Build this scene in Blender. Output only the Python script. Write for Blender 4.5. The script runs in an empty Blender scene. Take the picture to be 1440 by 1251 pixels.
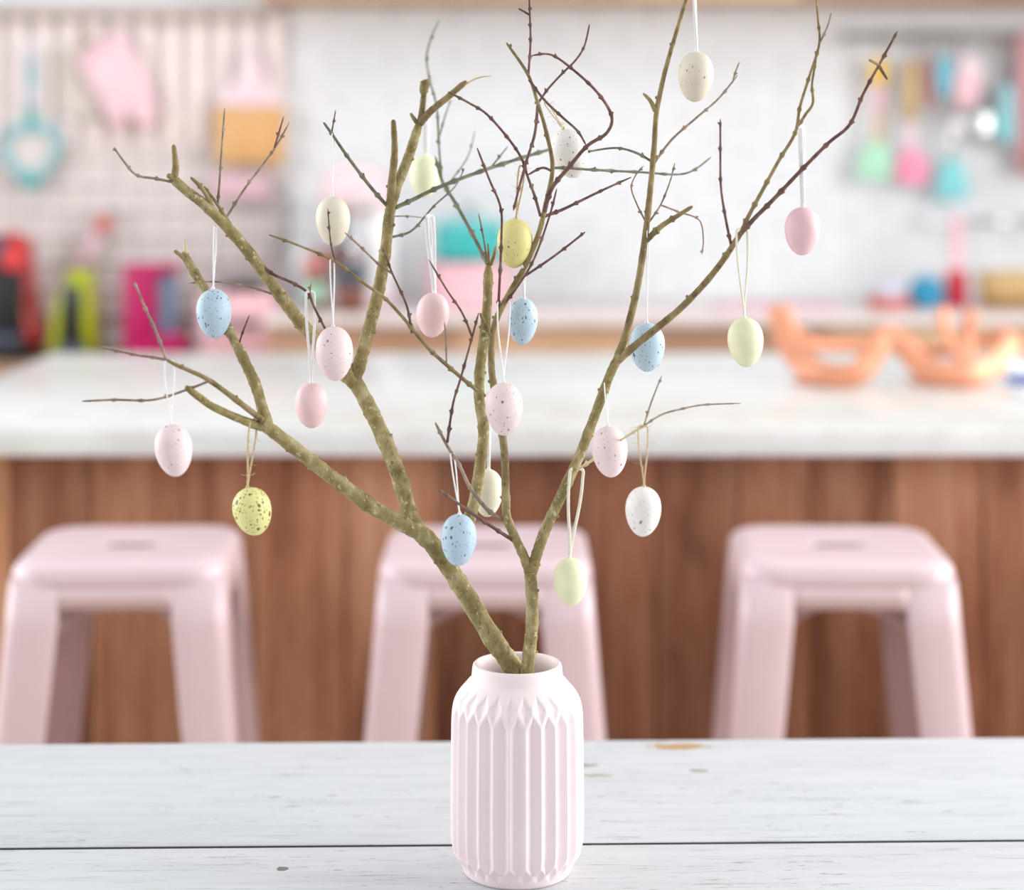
import bpy, bmesh, math, random
from mathutils import Vector, Matrix
random.seed(7)
scene = bpy.context.scene
C = scene.collection
# ---------------------------------------------------------------- camera
F, CX, CY, H = 2700.0, 720.0, 220.0, 1.34      # focal length (px of a 1440 wide frame), horizon row, eye height
cam_d = bpy.data.cameras.new('camera')
cam = bpy.data.objects.new('camera', cam_d)
C.objects.link(cam)
cam.location = (0, 0, H)
cam.rotation_euler = (math.pi / 2, 0, 0)
cam_d.sensor_width = 36.0
cam_d.lens = 36.0 * F / 1440.0
cam_d.shift_y = (CY - 625.5) / 1440.0
cam_d.clip_start = 0.05
cam_d.dof.use_dof = True
cam_d.dof.focus_distance = 1.66
cam_d.dof.aperture_fstop = 2.5
scene.camera = cam
# ---------------------------------------------------------------- light
world = bpy.data.worlds.new('world')
scene.world = world
world.use_nodes = True
bg = world.node_tree.nodes['Background']
bg.inputs[0].default_value = (0.945, 0.975, 1.0, 1)
bg.inputs[1].default_value = 0.72


def area(name, loc, target, sx, sy, power, col=(1, 1, 1)):
    l = bpy.data.lights.new(name, 'AREA')
    l.shape = 'RECTANGLE'
    l.size, l.size_y, l.energy, l.color = sx, sy, power, col
    o = bpy.data.objects.new(name, l)
    C.objects.link(o)
    o.location = loc
    o.rotation_euler = (Vector(target) - Vector(loc)).to_track_quat('-Z', 'Y').to_euler()
    return o


area('window_light_right', (3.2, 2.4, 1.8), (0, 2.2, 1.1), 3.6, 2.2, 158, (1, 0.995, 0.985))
area('window_light_left', (-3.2, 2.8, 1.8), (0, 2.6, 1.1), 3.4, 2.2, 92, (0.97, 0.985, 1))
area('back_wall_fill', (0.2, 4.9, 2.62), (0.2, 5.6, 0.9), 3.4, 0.5, 10, (1, 0.985, 0.96))  # added fill light that brightens the back wall, no lamp there
scene.view_settings.view_transform = 'Standard'
scene.view_settings.look = 'None'
scene.view_settings.exposure = 0.13
scene.view_settings.gamma = 1.0
scene.view_settings.use_curve_mapping = False
scene.cycles.use_denoising = True
scene.cycles.sample_clamp_indirect = 6.0


# ---------------------------------------------------------------- helpers
def P(px, py, d):
    """point of the place seen at pixel px, py at distance d"""
    return Vector(((px - CX) / F * d, d, H - (py - CY) / F * d))


def lin(c):
    return tuple(((v / 255) / 12.92 if v / 255 <= 0.04045 else ((v / 255 + 0.055) / 1.055) ** 2.4) for v in c) + (1,)


MATS = {}


class NB:
    def __init__(self, name, col=(200, 200, 200), rough=0.5, metal=0.0, spec=0.5):
        m = bpy.data.materials.new(name)
        m.use_nodes = True
        self.m, self.t = m, m.node_tree
        self.b = self.t.nodes['Principled BSDF']
        self.b.inputs['Base Color'].default_value = lin(col)
        self.b.inputs['Roughness'].default_value = rough
        self.b.inputs['Metallic'].default_value = metal
        self.b.inputs['Specular IOR Level'].default_value = spec
        MATS[name] = m

    def n(self, typ, **kw):
        nd = self.t.nodes.new(typ)
        for k, v in kw.items():
            if k.startswith('i_'):
                nd.inputs[k[2:].replace('_', ' ')].default_value = v
            else:
                setattr(nd, k, v)
        return nd

    def l(self, a, b):
        self.t.links.new(a, b)

    def coords(self, scale=(1, 1, 1), rnd=False):
        tc = self.n('ShaderNodeTexCoord')
        mp = self.n('ShaderNodeMapping')
        mp.inputs['Scale'].default_value = scale
        src = tc.outputs['Object']
        if rnd:
            oi = self.n('ShaderNodeObjectInfo')
            mu = self.n('ShaderNodeMath', operation='MULTIPLY')
            mu.inputs[1].default_value = 31.7
            self.l(oi.outputs['Random'], mu.inputs[0])
            ad = self.n('ShaderNodeVectorMath', operation='ADD')
            self.l(src, ad.inputs[0])
            self.l(mu.outputs[0], ad.inputs[1])
            src = ad.outputs[0]
        self.l(src, mp.inputs['Vector'])
        return mp.outputs[0]

    def noise(self, vec, scale, detail=4, rough=0.55):
        nd = self.n('ShaderNodeTexNoise')
        nd.inputs['Scale'].default_value = scale
        nd.inputs['Detail'].default_value = detail
        nd.inputs['Roughness'].default_value = rough
        self.l(vec, nd.inputs['Vector'])
        return nd.outputs['Fac']

    def ramp(self, fac, stops):
        r = self.n('ShaderNodeValToRGB')
        e = r.color_ramp.elements
        while len(e) < len(stops):
            e.new(0.5)
        for el, (p, c) in zip(e, stops):
            el.position = p
            el.color = lin(c) if len(c) == 3 else c
        self.l(fac, r.inputs[0])
        return r.outputs[0]

    def mix(self, fac, a, b, mode='MIX'):
        m = self.n('ShaderNodeMix', data_type='RGBA', blend_type=mode)
        for s, v in ((0, fac), (6, a), (7, b)):
            if isinstance(v, bpy.types.NodeSocket):
                self.l(v, m.inputs[s])
            elif s == 0:
                m.inputs[0].default_value = v
            else:
                m.inputs[s].default_value = lin(v)
        return m.outputs[2]

    def math(self, op, a, b=None, clamp=False):
        m = self.n('ShaderNodeMath', operation=op, use_clamp=clamp)
        for i, v in enumerate((a, b)):
            if v is None:
                continue
            if isinstance(v, bpy.types.NodeSocket):
                self.l(v, m.inputs[i])
            else:
                m.inputs[i].default_value = v
        return m.outputs[0]

    def color(self, s):
        self.l(s, self.b.inputs['Base Color'])

    def bump(self, h, strength=0.3, dist=0.002):
        b = self.n('ShaderNodeBump')
        b.inputs['Strength'].default_value = strength
        b.inputs['Distance'].default_value = dist
        self.l(h, b.inputs['Height'])
        self.l(b.outputs[0], self.b.inputs['Normal'])


def plain(name, col, rough=0.5, metal=0.0, var=0.06, vs=18.0):
    """plain coloured surface with a little procedural unevenness"""
    nb = NB(name, col, rough, metal)
    f = nb.noise(nb.coords(), vs, 3)
    a = tuple(min(255, c * (1 + var)) for c in col)
    b = tuple(c * (1 - var) for c in col)
    nb.color(nb.ramp(f, [(0.3, b), (0.7, a)]))
    return nb.m


def M(n):
    return MATS[n]


def tag(o, label=None, cat=None, group=None, kind=None):
    for k, v in (('label', label), ('category', cat), ('group', group), ('kind', kind)):
        if v:
            o[k] = v
    return o


def thing(name, label, cat, loc=(0, 0, 0), group=None, rotz=0.0):
    o = bpy.data.objects.new(name, None)
    o.empty_display_size = 0.05
    C.objects.link(o)
    o.location = loc
    o.rotation_euler = (0, 0, rotz)
    return tag(o, label, cat, group)


def origin(o):
    v = Vector((0, 0, 0))
    while o is not None:
        v += o.location
        o = o.parent
    return v


def obj(name, verts, faces, mat, parent=None, smooth=True, local=False, loc=None):
    """one mesh object from world (or thing-local) vertices"""
    off = Vector((0, 0, 0)) if local else origin(parent)
    if loc is not None:
        off = Vector(loc)
    me = bpy.data.meshes.new(name)
    me.from_pydata([tuple(Vector(v) - off) for v in verts], [], faces)
    me.validate()
    bm = bmesh.new()
    bm.from_mesh(me)
    bmesh.ops.recalc_face_normals(bm, faces=bm.faces)
    bm.to_mesh(me)
    bm.free()
    if smooth:
        me.polygons.foreach_set('use_smooth', [True] * len(me.polygons))
    me.materials.append(M(mat) if isinstance(mat, str) else mat)
    o = bpy.data.objects.new(name, me)
    C.objects.link(o)
    if parent is not None:
        o.parent = parent
    if loc is not None:
        o.location = Vector(loc) - (origin(parent) if parent is not None else Vector((0, 0, 0)))
    return o


def sharp(o, deg=35):
    """smooth shading with sharp edges above an angle"""
    me = o.data
    bm = bmesh.new()
    bm.from_mesh(me)
    for e in bm.edges:
        if len(e.link_faces) == 2 and e.calc_face_angle(0) > math.radians(deg):
            e.smooth = False
    bm.to_mesh(me)
    bm.free()
    return o


def box_vf(x0, x1, y0, y1, z0, z1, bev=0.0, seg=2, taper=None):
    bm = bmesh.new()
    vs = [bm.verts.new((x, y, z)) for z in (z0, z1) for y in (y0, y1) for x in (x0, x1)]
    for f in ((0, 1, 3, 2), (4, 6, 7, 5), (0, 4, 5, 1), (2, 3, 7, 6), (0, 2, 6, 4), (1, 5, 7, 3)):
        bm.faces.new([vs[i] for i in f])
    if taper:       # scale of the top about the centre
        cx, cy = (x0 + x1) / 2, (y0 + y1) / 2
        for v in vs[4:]:
            v.co.x = cx + (v.co.x - cx) * taper[0]
            v.co.y = cy + (v.co.y - cy) * taper[1]
    if bev > 0:
        bmesh.ops.bevel(bm, geom=list(bm.edges), offset=bev, segments=seg, affect='EDGES', profile=0.5)
    bm.verts.index_update()
    v = [tuple(p.co) for p in bm.verts]
    f = [[p.index for p in q.verts] for q in bm.faces]
    bm.free()
    return v, f


def box(name, x0, x1, y0, y1, z0, z1, mat, parent=None, bev=0.004, seg=2, local=False, loc=None, taper=None):
    v, f = box_vf(x0, x1, y0, y1, z0, z1, bev, seg, taper)
    return sharp(obj(name, v, f, mat, parent, True, local, loc), 50)


def join_vf(parts):
    V, Fc = [], []
    for v, f in parts:
        k = len(V)
        V += [tuple(p) for p in v]
        Fc += [[i + k for i in q] for q in f]
    return V, Fc


def lathe_vf(profile, n=32, center=(0, 0, 0), cap0=True, cap1=True, sy=1.0):
    V, Fc = [], []
    for r, z in profile:
        for k in range(n):
            a = 2 * math.pi * k / n
            V.append((center[0] + r * math.cos(a), center[1] + sy * r * math.sin(a), center[2] + z))
    for i in range(len(profile) - 1):
        for k in range(n):
            k2 = (k + 1) % n
            Fc.append([i * n + k, i * n + k2, (i + 1) * n + k2, (i + 1) * n + k])
    if cap0:
        Fc.append(list(range(n))[::-1])
    if cap1:
        Fc.append([(len(profile) - 1) * n + k for k in range(n)])
    return V, Fc


def lathe(name, profile, mat, parent=None, center=(0, 0, 0), n=32, local=False, cap0=True, cap1=True, sy=1.0, deg=40):
    v, f = lathe_vf(profile, n, center, cap0, cap1, sy)
    return sharp(obj(name, v, f, mat, parent, True, local), deg)


def smooth_path(pts, sub=6):
    """Catmull-Rom through (vector..., radius) tuples"""
    if len(pts) < 3 or sub < 2:
        return [tuple(p) for p in pts]
    out = []
    n = len(pts)
    for i in range(n - 1):
        p0, p1, p2, p3 = pts[max(i - 1, 0)], pts[i], pts[i + 1], pts[min(i + 2, n - 1)]
        for s in range(sub):
            t = s / sub
            out.append(tuple(0.5 * (2 * b + (c - a) * t + (2 * a - 5 * b + 4 * c - d) * t * t + (3 * b - a - 3 * c + d) * t ** 3)
                             for a, b, c, d in zip(p0, p1, p2, p3)))
    out.append(tuple(pts[-1]))
    return out


def tube_vf(pts, radii, n=8, flat=None, cap=True):
    """sweep a round (or flat band) section along points; flat = (half width, half thickness) with the band facing -y"""
    pts = [Vector(p) for p in pts]
    V, Fc = [], []
    up = None
    for i, p in enumerate(pts):
        t = (pts[min(i + 1, len(pts) - 1)] - pts[max(i - 1, 0)])
        if t.length < 1e-9:
            t = Vector((0, 0, 1))
        t.normalize()
        if flat:
            side = t.cross(Vector((0, 1, 0)))
            if side.length < 0.15:
                side = up if up is not None else Vector((1, 0, 0))
            side.normalize()
            up = side
        else:
            if up is None:
                up = t.orthogonal().normalized()
            side = up - t * up.dot(t)
            if side.length < 1e-6:
                side = t.orthogonal()
            side.normalize()
            up = side
        nrm = t.cross(side).normalized()
        r = radii[i]
        a, b = (r * flat[0], flat[1]) if flat else (r, r)
        for k in range(n):
            an = 2 * math.pi * k / n
            V.append(tuple(p + side * (a * math.cos(an)) + nrm * (b * math.sin(an))))
    m = len(pts)
    for i in range(m - 1):
        for k in range(n):
            k2 = (k + 1) % n
            Fc.append([i * n + k, i * n + k2, (i + 1) * n + k2, (i + 1) * n + k])
    if cap:
        Fc.append(list(range(n))[::-1])
        Fc.append([(m - 1) * n + k for k in range(n)])
    return V, Fc


def tube(name, pts, r, mat, parent=None, n=8, sub=6, local=False):
    q = [tuple(p) + ((r[i] if isinstance(r, (list, tuple)) else r),) for i, p in enumerate(pts)]
    q = smooth_path(q, sub)
    v, f = tube_vf([a[:3] for a in q], [a[3] for a in q], n)
    return obj(name, v, f, mat, parent, True, local)


def pad_vf(outline, thick, y, rounds=4, edge=0.25):
    """cushion-like solid from an x,z outline, centred on depth y"""
    n = len(outline)
    cx = sum(p[0] for p in outline) / n
    cz = sum(p[1] for p in outline) / n
    V, Fc = [], []
    rings = []
    prof = [(1 - edge, 1)] + [(1 - edge + edge * math.sin(a), math.cos(a)) for a in
                              [math.pi * k / (2 * rounds) for k in range(1, 2 * rounds)]] + [(1 - edge, -1)]
    for s, h in prof:
        rings.append(len(V))
        for x, z in outline:
            V.append((cx + (x - cx) * s, y - h * thick / 2, cz + (z - cz) * s))
    for i in range(len(prof) - 1):
        for k in range(n):
            k2 = (k + 1) % n
            Fc.append([rings[i] + k, rings[i] + k2, rings[i + 1] + k2, rings[i + 1] + k])
    for base, inv in ((rings[0], 1), (rings[-1], 0)):
        c = len(V)
        z = V[base][1]
        V.append((cx, z, cz))
        for k in range(n):
            Fc.append([base + k, base + (k + 1) % n, c])
    return V, Fc


def curve2(pts, sub=5):
    """closed smooth outline"""
    n = len(pts)
    out = []
    for i in range(n):
        p0, p1, p2, p3 = pts[i - 1], pts[i], pts[(i + 1) % n], pts[(i + 2) % n]
        for s in range(sub):
            t = s / sub
            out.append(tuple(0.5 * (2 * b + (c - a) * t + (2 * a - 5 * b + 4 * c - d) * t * t + (3 * b - a - 3 * c + d) * t ** 3)
                             for a, b, c, d in zip(p0, p1, p2, p3)))
    return out


def pxo(pts, d, sub=5, smooth=True):
    """outline given as sight lines, turned into metres in the upright plane at distance d"""
    q = [(P(x, y, d).x, P(x, y, d).z) for x, y in pts]
    return curve2(q, sub) if smooth else q


def pad(name, pts, d, thick, mat, parent=None, smooth=True, edge=0.25):
    v, f = pad_vf(pxo(pts, d, smooth=smooth), thick, d, edge=edge)
    return obj(name, v, f, mat, parent)


# ---------------------------------------------------------------- materials
def mat_wood(name, cols, scale=(9, 9, 0.9), rough=0.55, knots=True, grain=1.0):
    nb = NB(name, cols[0], rough, spec=0.3)
    v = nb.coords(scale, rnd=True)
    f = nb.noise(v, 2.2, 6, 0.6)
    fine = nb.noise(v, 14, 3, 0.6)
    f2 = nb.math('ADD', nb.math('MULTIPLY', f, 0.75), nb.math('MULTIPLY', fine, 0.25))
    c = nb.ramp(f2, [(0.30, cols[0]), (0.48, cols[1]), (0.66, cols[2])])
    oi = nb.n('ShaderNodeObjectInfo')
    tint = nb.ramp(oi.outputs['Random'], [(0.0, (184, 166, 162)), (0.5, (228, 210, 202)), (1.0, (255, 250, 238))])
    c = nb.mix(1.0, c, tint, 'MULTIPLY')
    if knots:
        v2 = nb.coords((3.2, 3.2, 1.5), rnd=True)
        k = nb.noise(v2, 2.0, 2, 0.5)
        kk = nb.ramp(k, [(0.62, (255, 255, 255)), (0.74, (116, 80, 64))])
        c = nb.mix(0.75, c, kk, 'MULTIPLY')
    nb.color(c)
    nb.bump(fine, 0.15, 0.001)
    return nb.m


mat_wood('plank_wood', [(142, 92, 70), (202, 152, 120), (230, 192, 158)])
mat_wood('tan_wood', [(204, 172, 142), (218, 190, 160), (228, 204, 178)], scale=(1.2, 9, 9), knots=False)
mat_wood('board_wood', [(218, 170, 112), (228, 186, 132), (234, 198, 150)], scale=(9, 9, 1.2), knots=False)
mat_wood('floor_wood', [(150, 124, 100), (172, 146, 120), (190, 166, 140)], scale=(0.8, 7, 7), knots=False)

nb = NB('white_brick', (236, 237, 239), 0.45)
v = nb.coords((1, 1, 1), rnd=True)
nb.color(nb.ramp(nb.noise(v, 14, 4), [(0.3, (220, 223, 226)), (0.7, (230, 233, 236))]))
nb.bump(nb.noise(v, 40, 4), 0.4, 0.002)
nb = NB('wall_paint', (224, 225, 228), 0.8)
nb.color(nb.ramp(nb.noise(nb.coords(), 3, 4), [(0.3, (226, 227, 230)), (0.7, (236, 237, 239))]))
plain('panel_grey', (222, 214, 212), 0.7, var=0.03)
plain('slat_pink', (250, 236, 234), 0.6, var=0.02)
plain('wire_white', (231, 224, 223), 0.5, var=0.02)
plain('header_grey', (190, 180, 176), 0.6, var=0.04)

nb = NB('quartz', (232, 232, 228), 0.22, spec=0.5)
v = nb.coords()
nb.color(nb.ramp(nb.noise(v, 9, 6, 0.65), [(0.35, (212, 213, 210)), (0.6, (226, 228, 226))]))
nb = NB('worktop', (228, 216, 214), 0.3)
nb.color(nb.ramp(nb.noise(nb.coords(), 7, 4), [(0.35, (222, 208, 205)), (0.65, (234, 224, 222))]))

# painted, worn table boards
nb = NB('worn_white_paint', (232, 234, 236), 0.55, spec=0.35)
v = nb.coords((1, 1, 1))
vs = nb.coords((5.0, 80, 80))
vf = nb.coords((14, 260, 260))
base = nb.ramp(nb.noise(vs, 1.0, 5, 0.6), [(0.28, (196, 198, 202)), (0.5, (204, 206, 209)), (0.72, (211, 212, 214))])
str_ = nb.ramp(nb.noise(vf, 1.0, 5, 0.7), [(0.57, (255, 255, 255)), (0.72, (140, 140, 143))])
base = nb.mix(0.6, base, str_, 'MULTIPLY')
crk = nb.ramp(nb.noise(nb.coords((26, 560, 560)), 1.0, 4, 0.75), [(0.60, (255, 255, 255)), (0.70, (112, 110, 108))])
base = nb.mix(nb.math('MULTIPLY', nb.ramp(nb.noise(nb.coords((6, 24, 24)), 1.0, 3), [(0.46, (0, 0, 0)), (0.62, (255, 255, 255))]), 0.75), base, nb.mix(1.0, base, crk, 'MULTIPLY'))
patch = nb.noise(nb.coords((5, 16, 16)), 1.0, 3)
chipn = nb.noise(nb.coords((38, 230, 230)), 1.0, 5, 0.7)
chip = nb.math('MULTIPLY', nb.math('GREATER_THAN', patch, 0.54), nb.math('GREATER_THAN', chipn, 0.62))
base = nb.mix(nb.math('MULTIPLY', chip, 0.75), base, (150, 143, 134))


def chip_at(x, y, rx, ry):
    s = nb.n('ShaderNodeSeparateXYZ')
    nb.l(v, s.inputs[0])
    dx = nb.math('DIVIDE', nb.math('SUBTRACT', s.outputs[0], x), rx)
    dy = nb.math('DIVIDE', nb.math('SUBTRACT', s.outputs[1], y), ry)
    r = nb.math('ADD', nb.math('MULTIPLY', dx, dx), nb.math('MULTIPLY', dy, dy))
    w = nb.math('MULTIPLY', nb.math('SUBTRACT', nb.noise(nb.coords((60, 110, 60)), 1.0, 4, 0.7), 0.5), 3.2)
    return nb.math('LESS_THAN', nb.math('ADD', r, w), 0.9)


TABLE = Vector((0.0, 1.55, 0.72))
for (x, y, rx, ry, col) in ((0.188, 0.464, 0.036, 0.010, (186, 146, 96)), (0.197, 0.385, 0.010, 0.006, (168, 160, 146)),
                            (0.082, 0.405, 0.016, 0.006, (160, 152, 138)), (0.09, 0.372, 0.017, 0.005, (172, 165, 152)),
                            (-0.197, 0.127, 0.006, 0.005, (120, 118, 114))):
    base = nb.mix(chip_at(x, y, rx, ry), base, col)
nb.color(base)
nb.bump(nb.noise(vf, 1.0, 4, 0.7), 0.35, 0.0015)
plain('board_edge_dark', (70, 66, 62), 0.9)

plain('stool_pink', (228, 203, 208), 0.32, var=0.015, vs=6)
nb = NB('vase_pink', (244, 226, 227), 0.5, spec=0.45)
nb.color(nb.ramp(nb.noise(nb.coords(), 16, 4), [(0.3, (246, 228, 229)), (0.7, (249, 234, 235))]))
nb.bump(nb.noise(nb.coords(), 260, 2), 0.05, 0.0006)


def bark(name, cols, spots=None, scale=1.0, rough=0.75):
    nb = NB(name, cols[1], rough, spec=0.25)
    v = nb.coords((70 * scale, 70 * scale, 45 * scale))
    f = nb.noise(v, 1.0, 6, 0.65)
    c = nb.ramp(f, [(0.3, cols[0]), (0.5, cols[1]), (0.7, cols[2])])
    if spots:
        s = nb.noise(nb.coords((190 * scale,) * 3), 1.0, 3, 0.6)
        c = nb.mix(nb.math('MULTIPLY', nb.math('GREATER_THAN', s, 0.64), 0.55), c, spots)
        s2 = nb.noise(nb.coords((150 * scale, 150 * scale, 90 * scale)), 1.3, 3, 0.6)
        c = nb.mix(nb.math('MULTIPLY', nb.math('LESS_THAN', s2, 0.37), 0.5), c, (84, 72, 44))
    nb.color(c)
    nb.bump(f, 0.8, 0.002)
    return nb.m


bark('bark_olive', [(114, 99, 60), (152, 137, 92), (196, 183, 142)], (216, 207, 172))
bark('bark_brown', [(104, 88, 60), (144, 127, 88), (178, 161, 120)], (150, 130, 100))
bark('twig_dark', [(84, 60, 56), (116, 88, 80), (150, 122, 108)], None, 1.5)
bark('twig_pale', [(116, 98, 86), (150, 132, 116), (190, 170, 150)], None, 1.5)
bark('twig_green', [(84, 84, 72), (116, 116, 98), (150, 148, 126)], None, 1.5)
bark('bare_wood', [(200, 178, 120), (222, 204, 156), (236, 222, 184)], None, 1.5)


def egg_mat(name, col, speck=None, amount=0.5, tone=None, big=1.0):
    nb = NB(name, col, 0.42, spec=0.4)
    nb.b.inputs['Subsurface Weight'].default_value = 0.0
    v = nb.coords((1, 1, 1), rnd=True)
    t2 = tone or tuple(c * 0.965 for c in col)
    c = nb.ramp(nb.noise(v, 1.4, 2), [(0.35, t2), (0.65, col)])
    if speck:
        for sc, thr, keep in ((2.9, 0.26, 0.42 * amount), (5.5, 0.30, 0.50 * amount), (11, 0.30, 0.38 * amount)):
            vo = nb.n('ShaderNodeTexVoronoi')
            vo.inputs['Scale'].default_value = sc
            nv = nb.n('ShaderNodeVectorMath', operation='ADD')
            wob = nb.n('ShaderNodeTexNoise')
            wob.inputs['Scale'].default_value = 9.0
            nb.l(v, wob.inputs['Vector'])
            sc_ = nb.n('ShaderNodeVectorMath', operation='SCALE')
            sc_.inputs['Scale'].default_value = 0.10
            nb.l(wob.outputs['Color'], sc_.inputs[0])
            nb.l(v, nv.inputs[0])
            nb.l(sc_.outputs[0], nv.inputs[1])
            nb.l(nv.outputs[0], vo.inputs['Vector'])
            sp = nb.n('ShaderNodeSeparateColor')
            nb.l(vo.outputs['Color'], sp.inputs[0])
            size = nb.math('MULTIPLY', sp.outputs[1], thr * big)
            dot = nb.math('LESS_THAN', vo.outputs['Distance'], size)
            on = nb.math('LESS_THAN', sp.outputs[0], keep)
            c = nb.mix(nb.math('MULTIPLY', nb.math('MULTIPLY', dot, on), 0.85), c, speck)
    nb.color(c)
    return nb.m


egg_mat('egg_blue', (192, 216, 232), (52, 66, 82), 0.75, big=1.15)
egg_mat('egg_pink_speckled', (251, 228, 228), (112, 84, 92), 0.42)
egg_mat('egg_pink', (249, 212, 214), None)
egg_mat('egg_rose', (244, 202, 209), None)
egg_mat('egg_yellow_speckled', (240, 234, 158), (58, 54, 36), 1.2, big=1.4)
egg_mat('egg_yellow', (240, 228, 154), (84, 74, 40), 0.5)
egg_mat('egg_lime', (244, 243, 204), None)
egg_mat('egg_cream', (238, 230, 208), None)
egg_mat('egg_cream_speckled', (232, 222, 202), (112, 92, 66), 0.8)
egg_mat('egg_white_speckled', (251, 246, 241), (110, 104, 104), 0.7)
plain('ribbon_white', (246, 244, 246), 0.5, var=0.02, vs=200)
plain('ribbon_cream', (240, 236, 216), 0.45, var=0.03, vs=200)
plain('twine', (206, 184, 146), 0.85, var=0.12, vs=900)
plain('copper', (228, 156, 122), 0.5, metal=0.35, var=0.03)
plain('steel', (190, 192, 194), 0.25, metal=0.9, var=0.03)
plain('chrome', (225, 226, 228), 0.12, metal=1.0, var=0.02)
plain('grey_metal', (150, 150, 150), 0.4, metal=0.4, var=0.03)
for nm, c_, r_ in (('mitt_pink', (238, 204, 212), 0.85), ('mitt_shadow_beige', (212, 204, 197), 0.9), ('teal', (60, 184, 182), 0.4),
                   ('teal_light', (124, 206, 210), 0.45), ('aqua', (150, 208, 216), 0.5), ('pale_pink', (236, 214, 221), 0.5),
                   ('pink_enamel', (236, 188, 197), 0.35), ('black_plastic', (18, 18, 22), 0.35), ('slate', (70, 76, 92), 0.4),
                   ('red_gloss', (200, 30, 26), 0.25), ('red_bright', (236, 60, 64), 0.3), ('lime', (180, 192, 24), 0.4),
                   ('magenta', (178, 10, 92), 0.35), ('blue_grey', (112, 130, 158), 0.35), ('coral', (232, 120, 106), 0.5),
                   ('mixer_pink', (236, 212, 217), 0.3), ('yellow', (246, 204, 52), 0.5), ('mint', (172, 224, 194), 0.5),
                   ('hot_pink', (240, 146, 178), 0.5), ('sky_blue', (110, 194, 214), 0.5), ('dusty_red', (200, 130, 126), 0.7),
                   ('crimson', (190, 30, 58), 0.35), ('ocean_blue', (36, 144, 184), 0.35), ('lilac_white', (214, 222, 240), 0.4),
                   ('brick_red', (214, 92, 78), 0.5), ('straw', (206, 178, 128), 0.8), ('dark_straw', (168, 132, 84), 0.8),
                   ('ceramic_white', (244, 244, 246), 0.2), ('cobalt', (60, 84, 170), 0.3), ('mauve', (226, 190, 200), 0.7),
                   ('towel_rose', (206, 156, 160), 0.9), ('brown_dark', (120, 70, 52), 0.4)):
    plain(nm, c_, r_, var=0.03)

# ---------------------------------------------------------------- the setting
WALL = 6.35
tag(box('floor', -4.2, 4.2, -0.6, WALL, -0.05, 0.0, 'floor_wood', bev=0), kind='structure')
wall = tag(box('wall_back', -4.2, 4.2, WALL, WALL + 0.12, 0.0, 2.7, 'wall_paint', bev=0), kind='structure')
bw, bh, gap = 0.215, 0.068, 0.005
me0 = None
row = 0
z = 0.88
while z < 1.83:
    x = -0.72 + (0.0 if row % 2 == 0 else bw / 2)
    if row % 2:
        x -= 0.0
    while x < 2.05:
        if me0 is None:
            v, f = box_vf(-(bw - gap) / 2, (bw - gap) / 2, -0.006, 0.004, -(bh - gap) / 2, (bh - gap) / 2, 0.003, 1)
            b = obj('brick', v, f, 'white_brick', wall, False, True)
            me0 = b.data
        else:
            b = bpy.data.objects.new('brick', me0)
            C.objects.link(b)
            b.parent = wall
        b.location = (x + bw / 2, WALL - random.uniform(0, 0.002), z + bh / 2)
        x += bw
    z += bh
    row += 1

# ---------------------------------------------------------------- table
tab = thing('table', 'white painted plank table with worn chipped paint under the vase', 'table', (TABLE.x, TABLE.y, 0), rotz=math.radians(1.3))
TZ = TABLE.z
for k, (y0, y1) in enumerate(((0.1840, 0.489), (-0.125, 0.1800), (-0.434, -0.1285))):
    v, f = box_vf(-1.25, 1.25, y0, y1, TZ - 0.035, TZ, 0.0025, 2)
    pl = sharp(obj('plank', v, f, 'worn_white_paint', tab, True, True), 50)
    pl.data.materials.append(M('board_edge_dark'))      # unpainted sawn edges, coloured dark so the gaps read as shade
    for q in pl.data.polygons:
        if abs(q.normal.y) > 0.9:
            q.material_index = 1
for x in (-1.0, 0.0, 1.0):
    box('batten', x - 0.03, x + 0.03, -0.41, 0.465, TZ - 0.06, TZ - 0.035, 'board_edge_dark', tab, 0.002, 1, local=True)
for sx in (-1, 1):
    for sy in (-0.38, 0.43):
        box('leg', sx * 1.12 - 0.035, sx * 1.12 + 0.035, sy - 0.035, sy + 0.035, 0, TZ - 0.035, 'worn_white_paint', tab, 0.004, 2, local=True)

# ---------------------------------------------------------------- kitchen island
isl = thing('kitchen_island', 'kitchen island faced with upright brown wooden planks behind the stools', 'kitchen island', (0.6, 3.7, 0))
x0, x1 = -0.98, 2.2
box('body', x0 + 0.02, x1 - 0.02, 3.20, 4.24, 0.0, 0.855, 'plank_wood', isl, 0)
x = x0
while x < x1 - 0.01:
    w = random.choice((0.115, 0.135, 0.15, 0.12))
    v, f = box_vf(x + 0.0012, min(x + w, x1) - 0.0012, 3.178, 3.20, 0.02, 0.855, 0.002, 1)
    cx = (x + min(x + w, x1)) / 2
    obj('plank', v, f, 'plank_wood', isl, False, loc=(cx, 3.18, 0.4))
    x += w
y = 3.20
while y < 4.23:
    v, f = box_vf(x0, x0 + 0.02, y + 0.0012, min(y + 0.13, 4.24) - 0.0012, 0.02, 0.855, 0.002, 1)
    obj('plank', v, f, 'plank_wood', isl, False, loc=(x0, y + 0.06, 0.4))
    y += 0.13
top = box('countertop', -1.03, 2.25, 3.10, 4.30, 0.855, 0.90, 'quartz', None, 0.005, 3)
tag(top, 'thick white quartz countertop lying on the plank island', 'countertop')

# ---------------------------------------------------------------- stools
SH = 0.766


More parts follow.
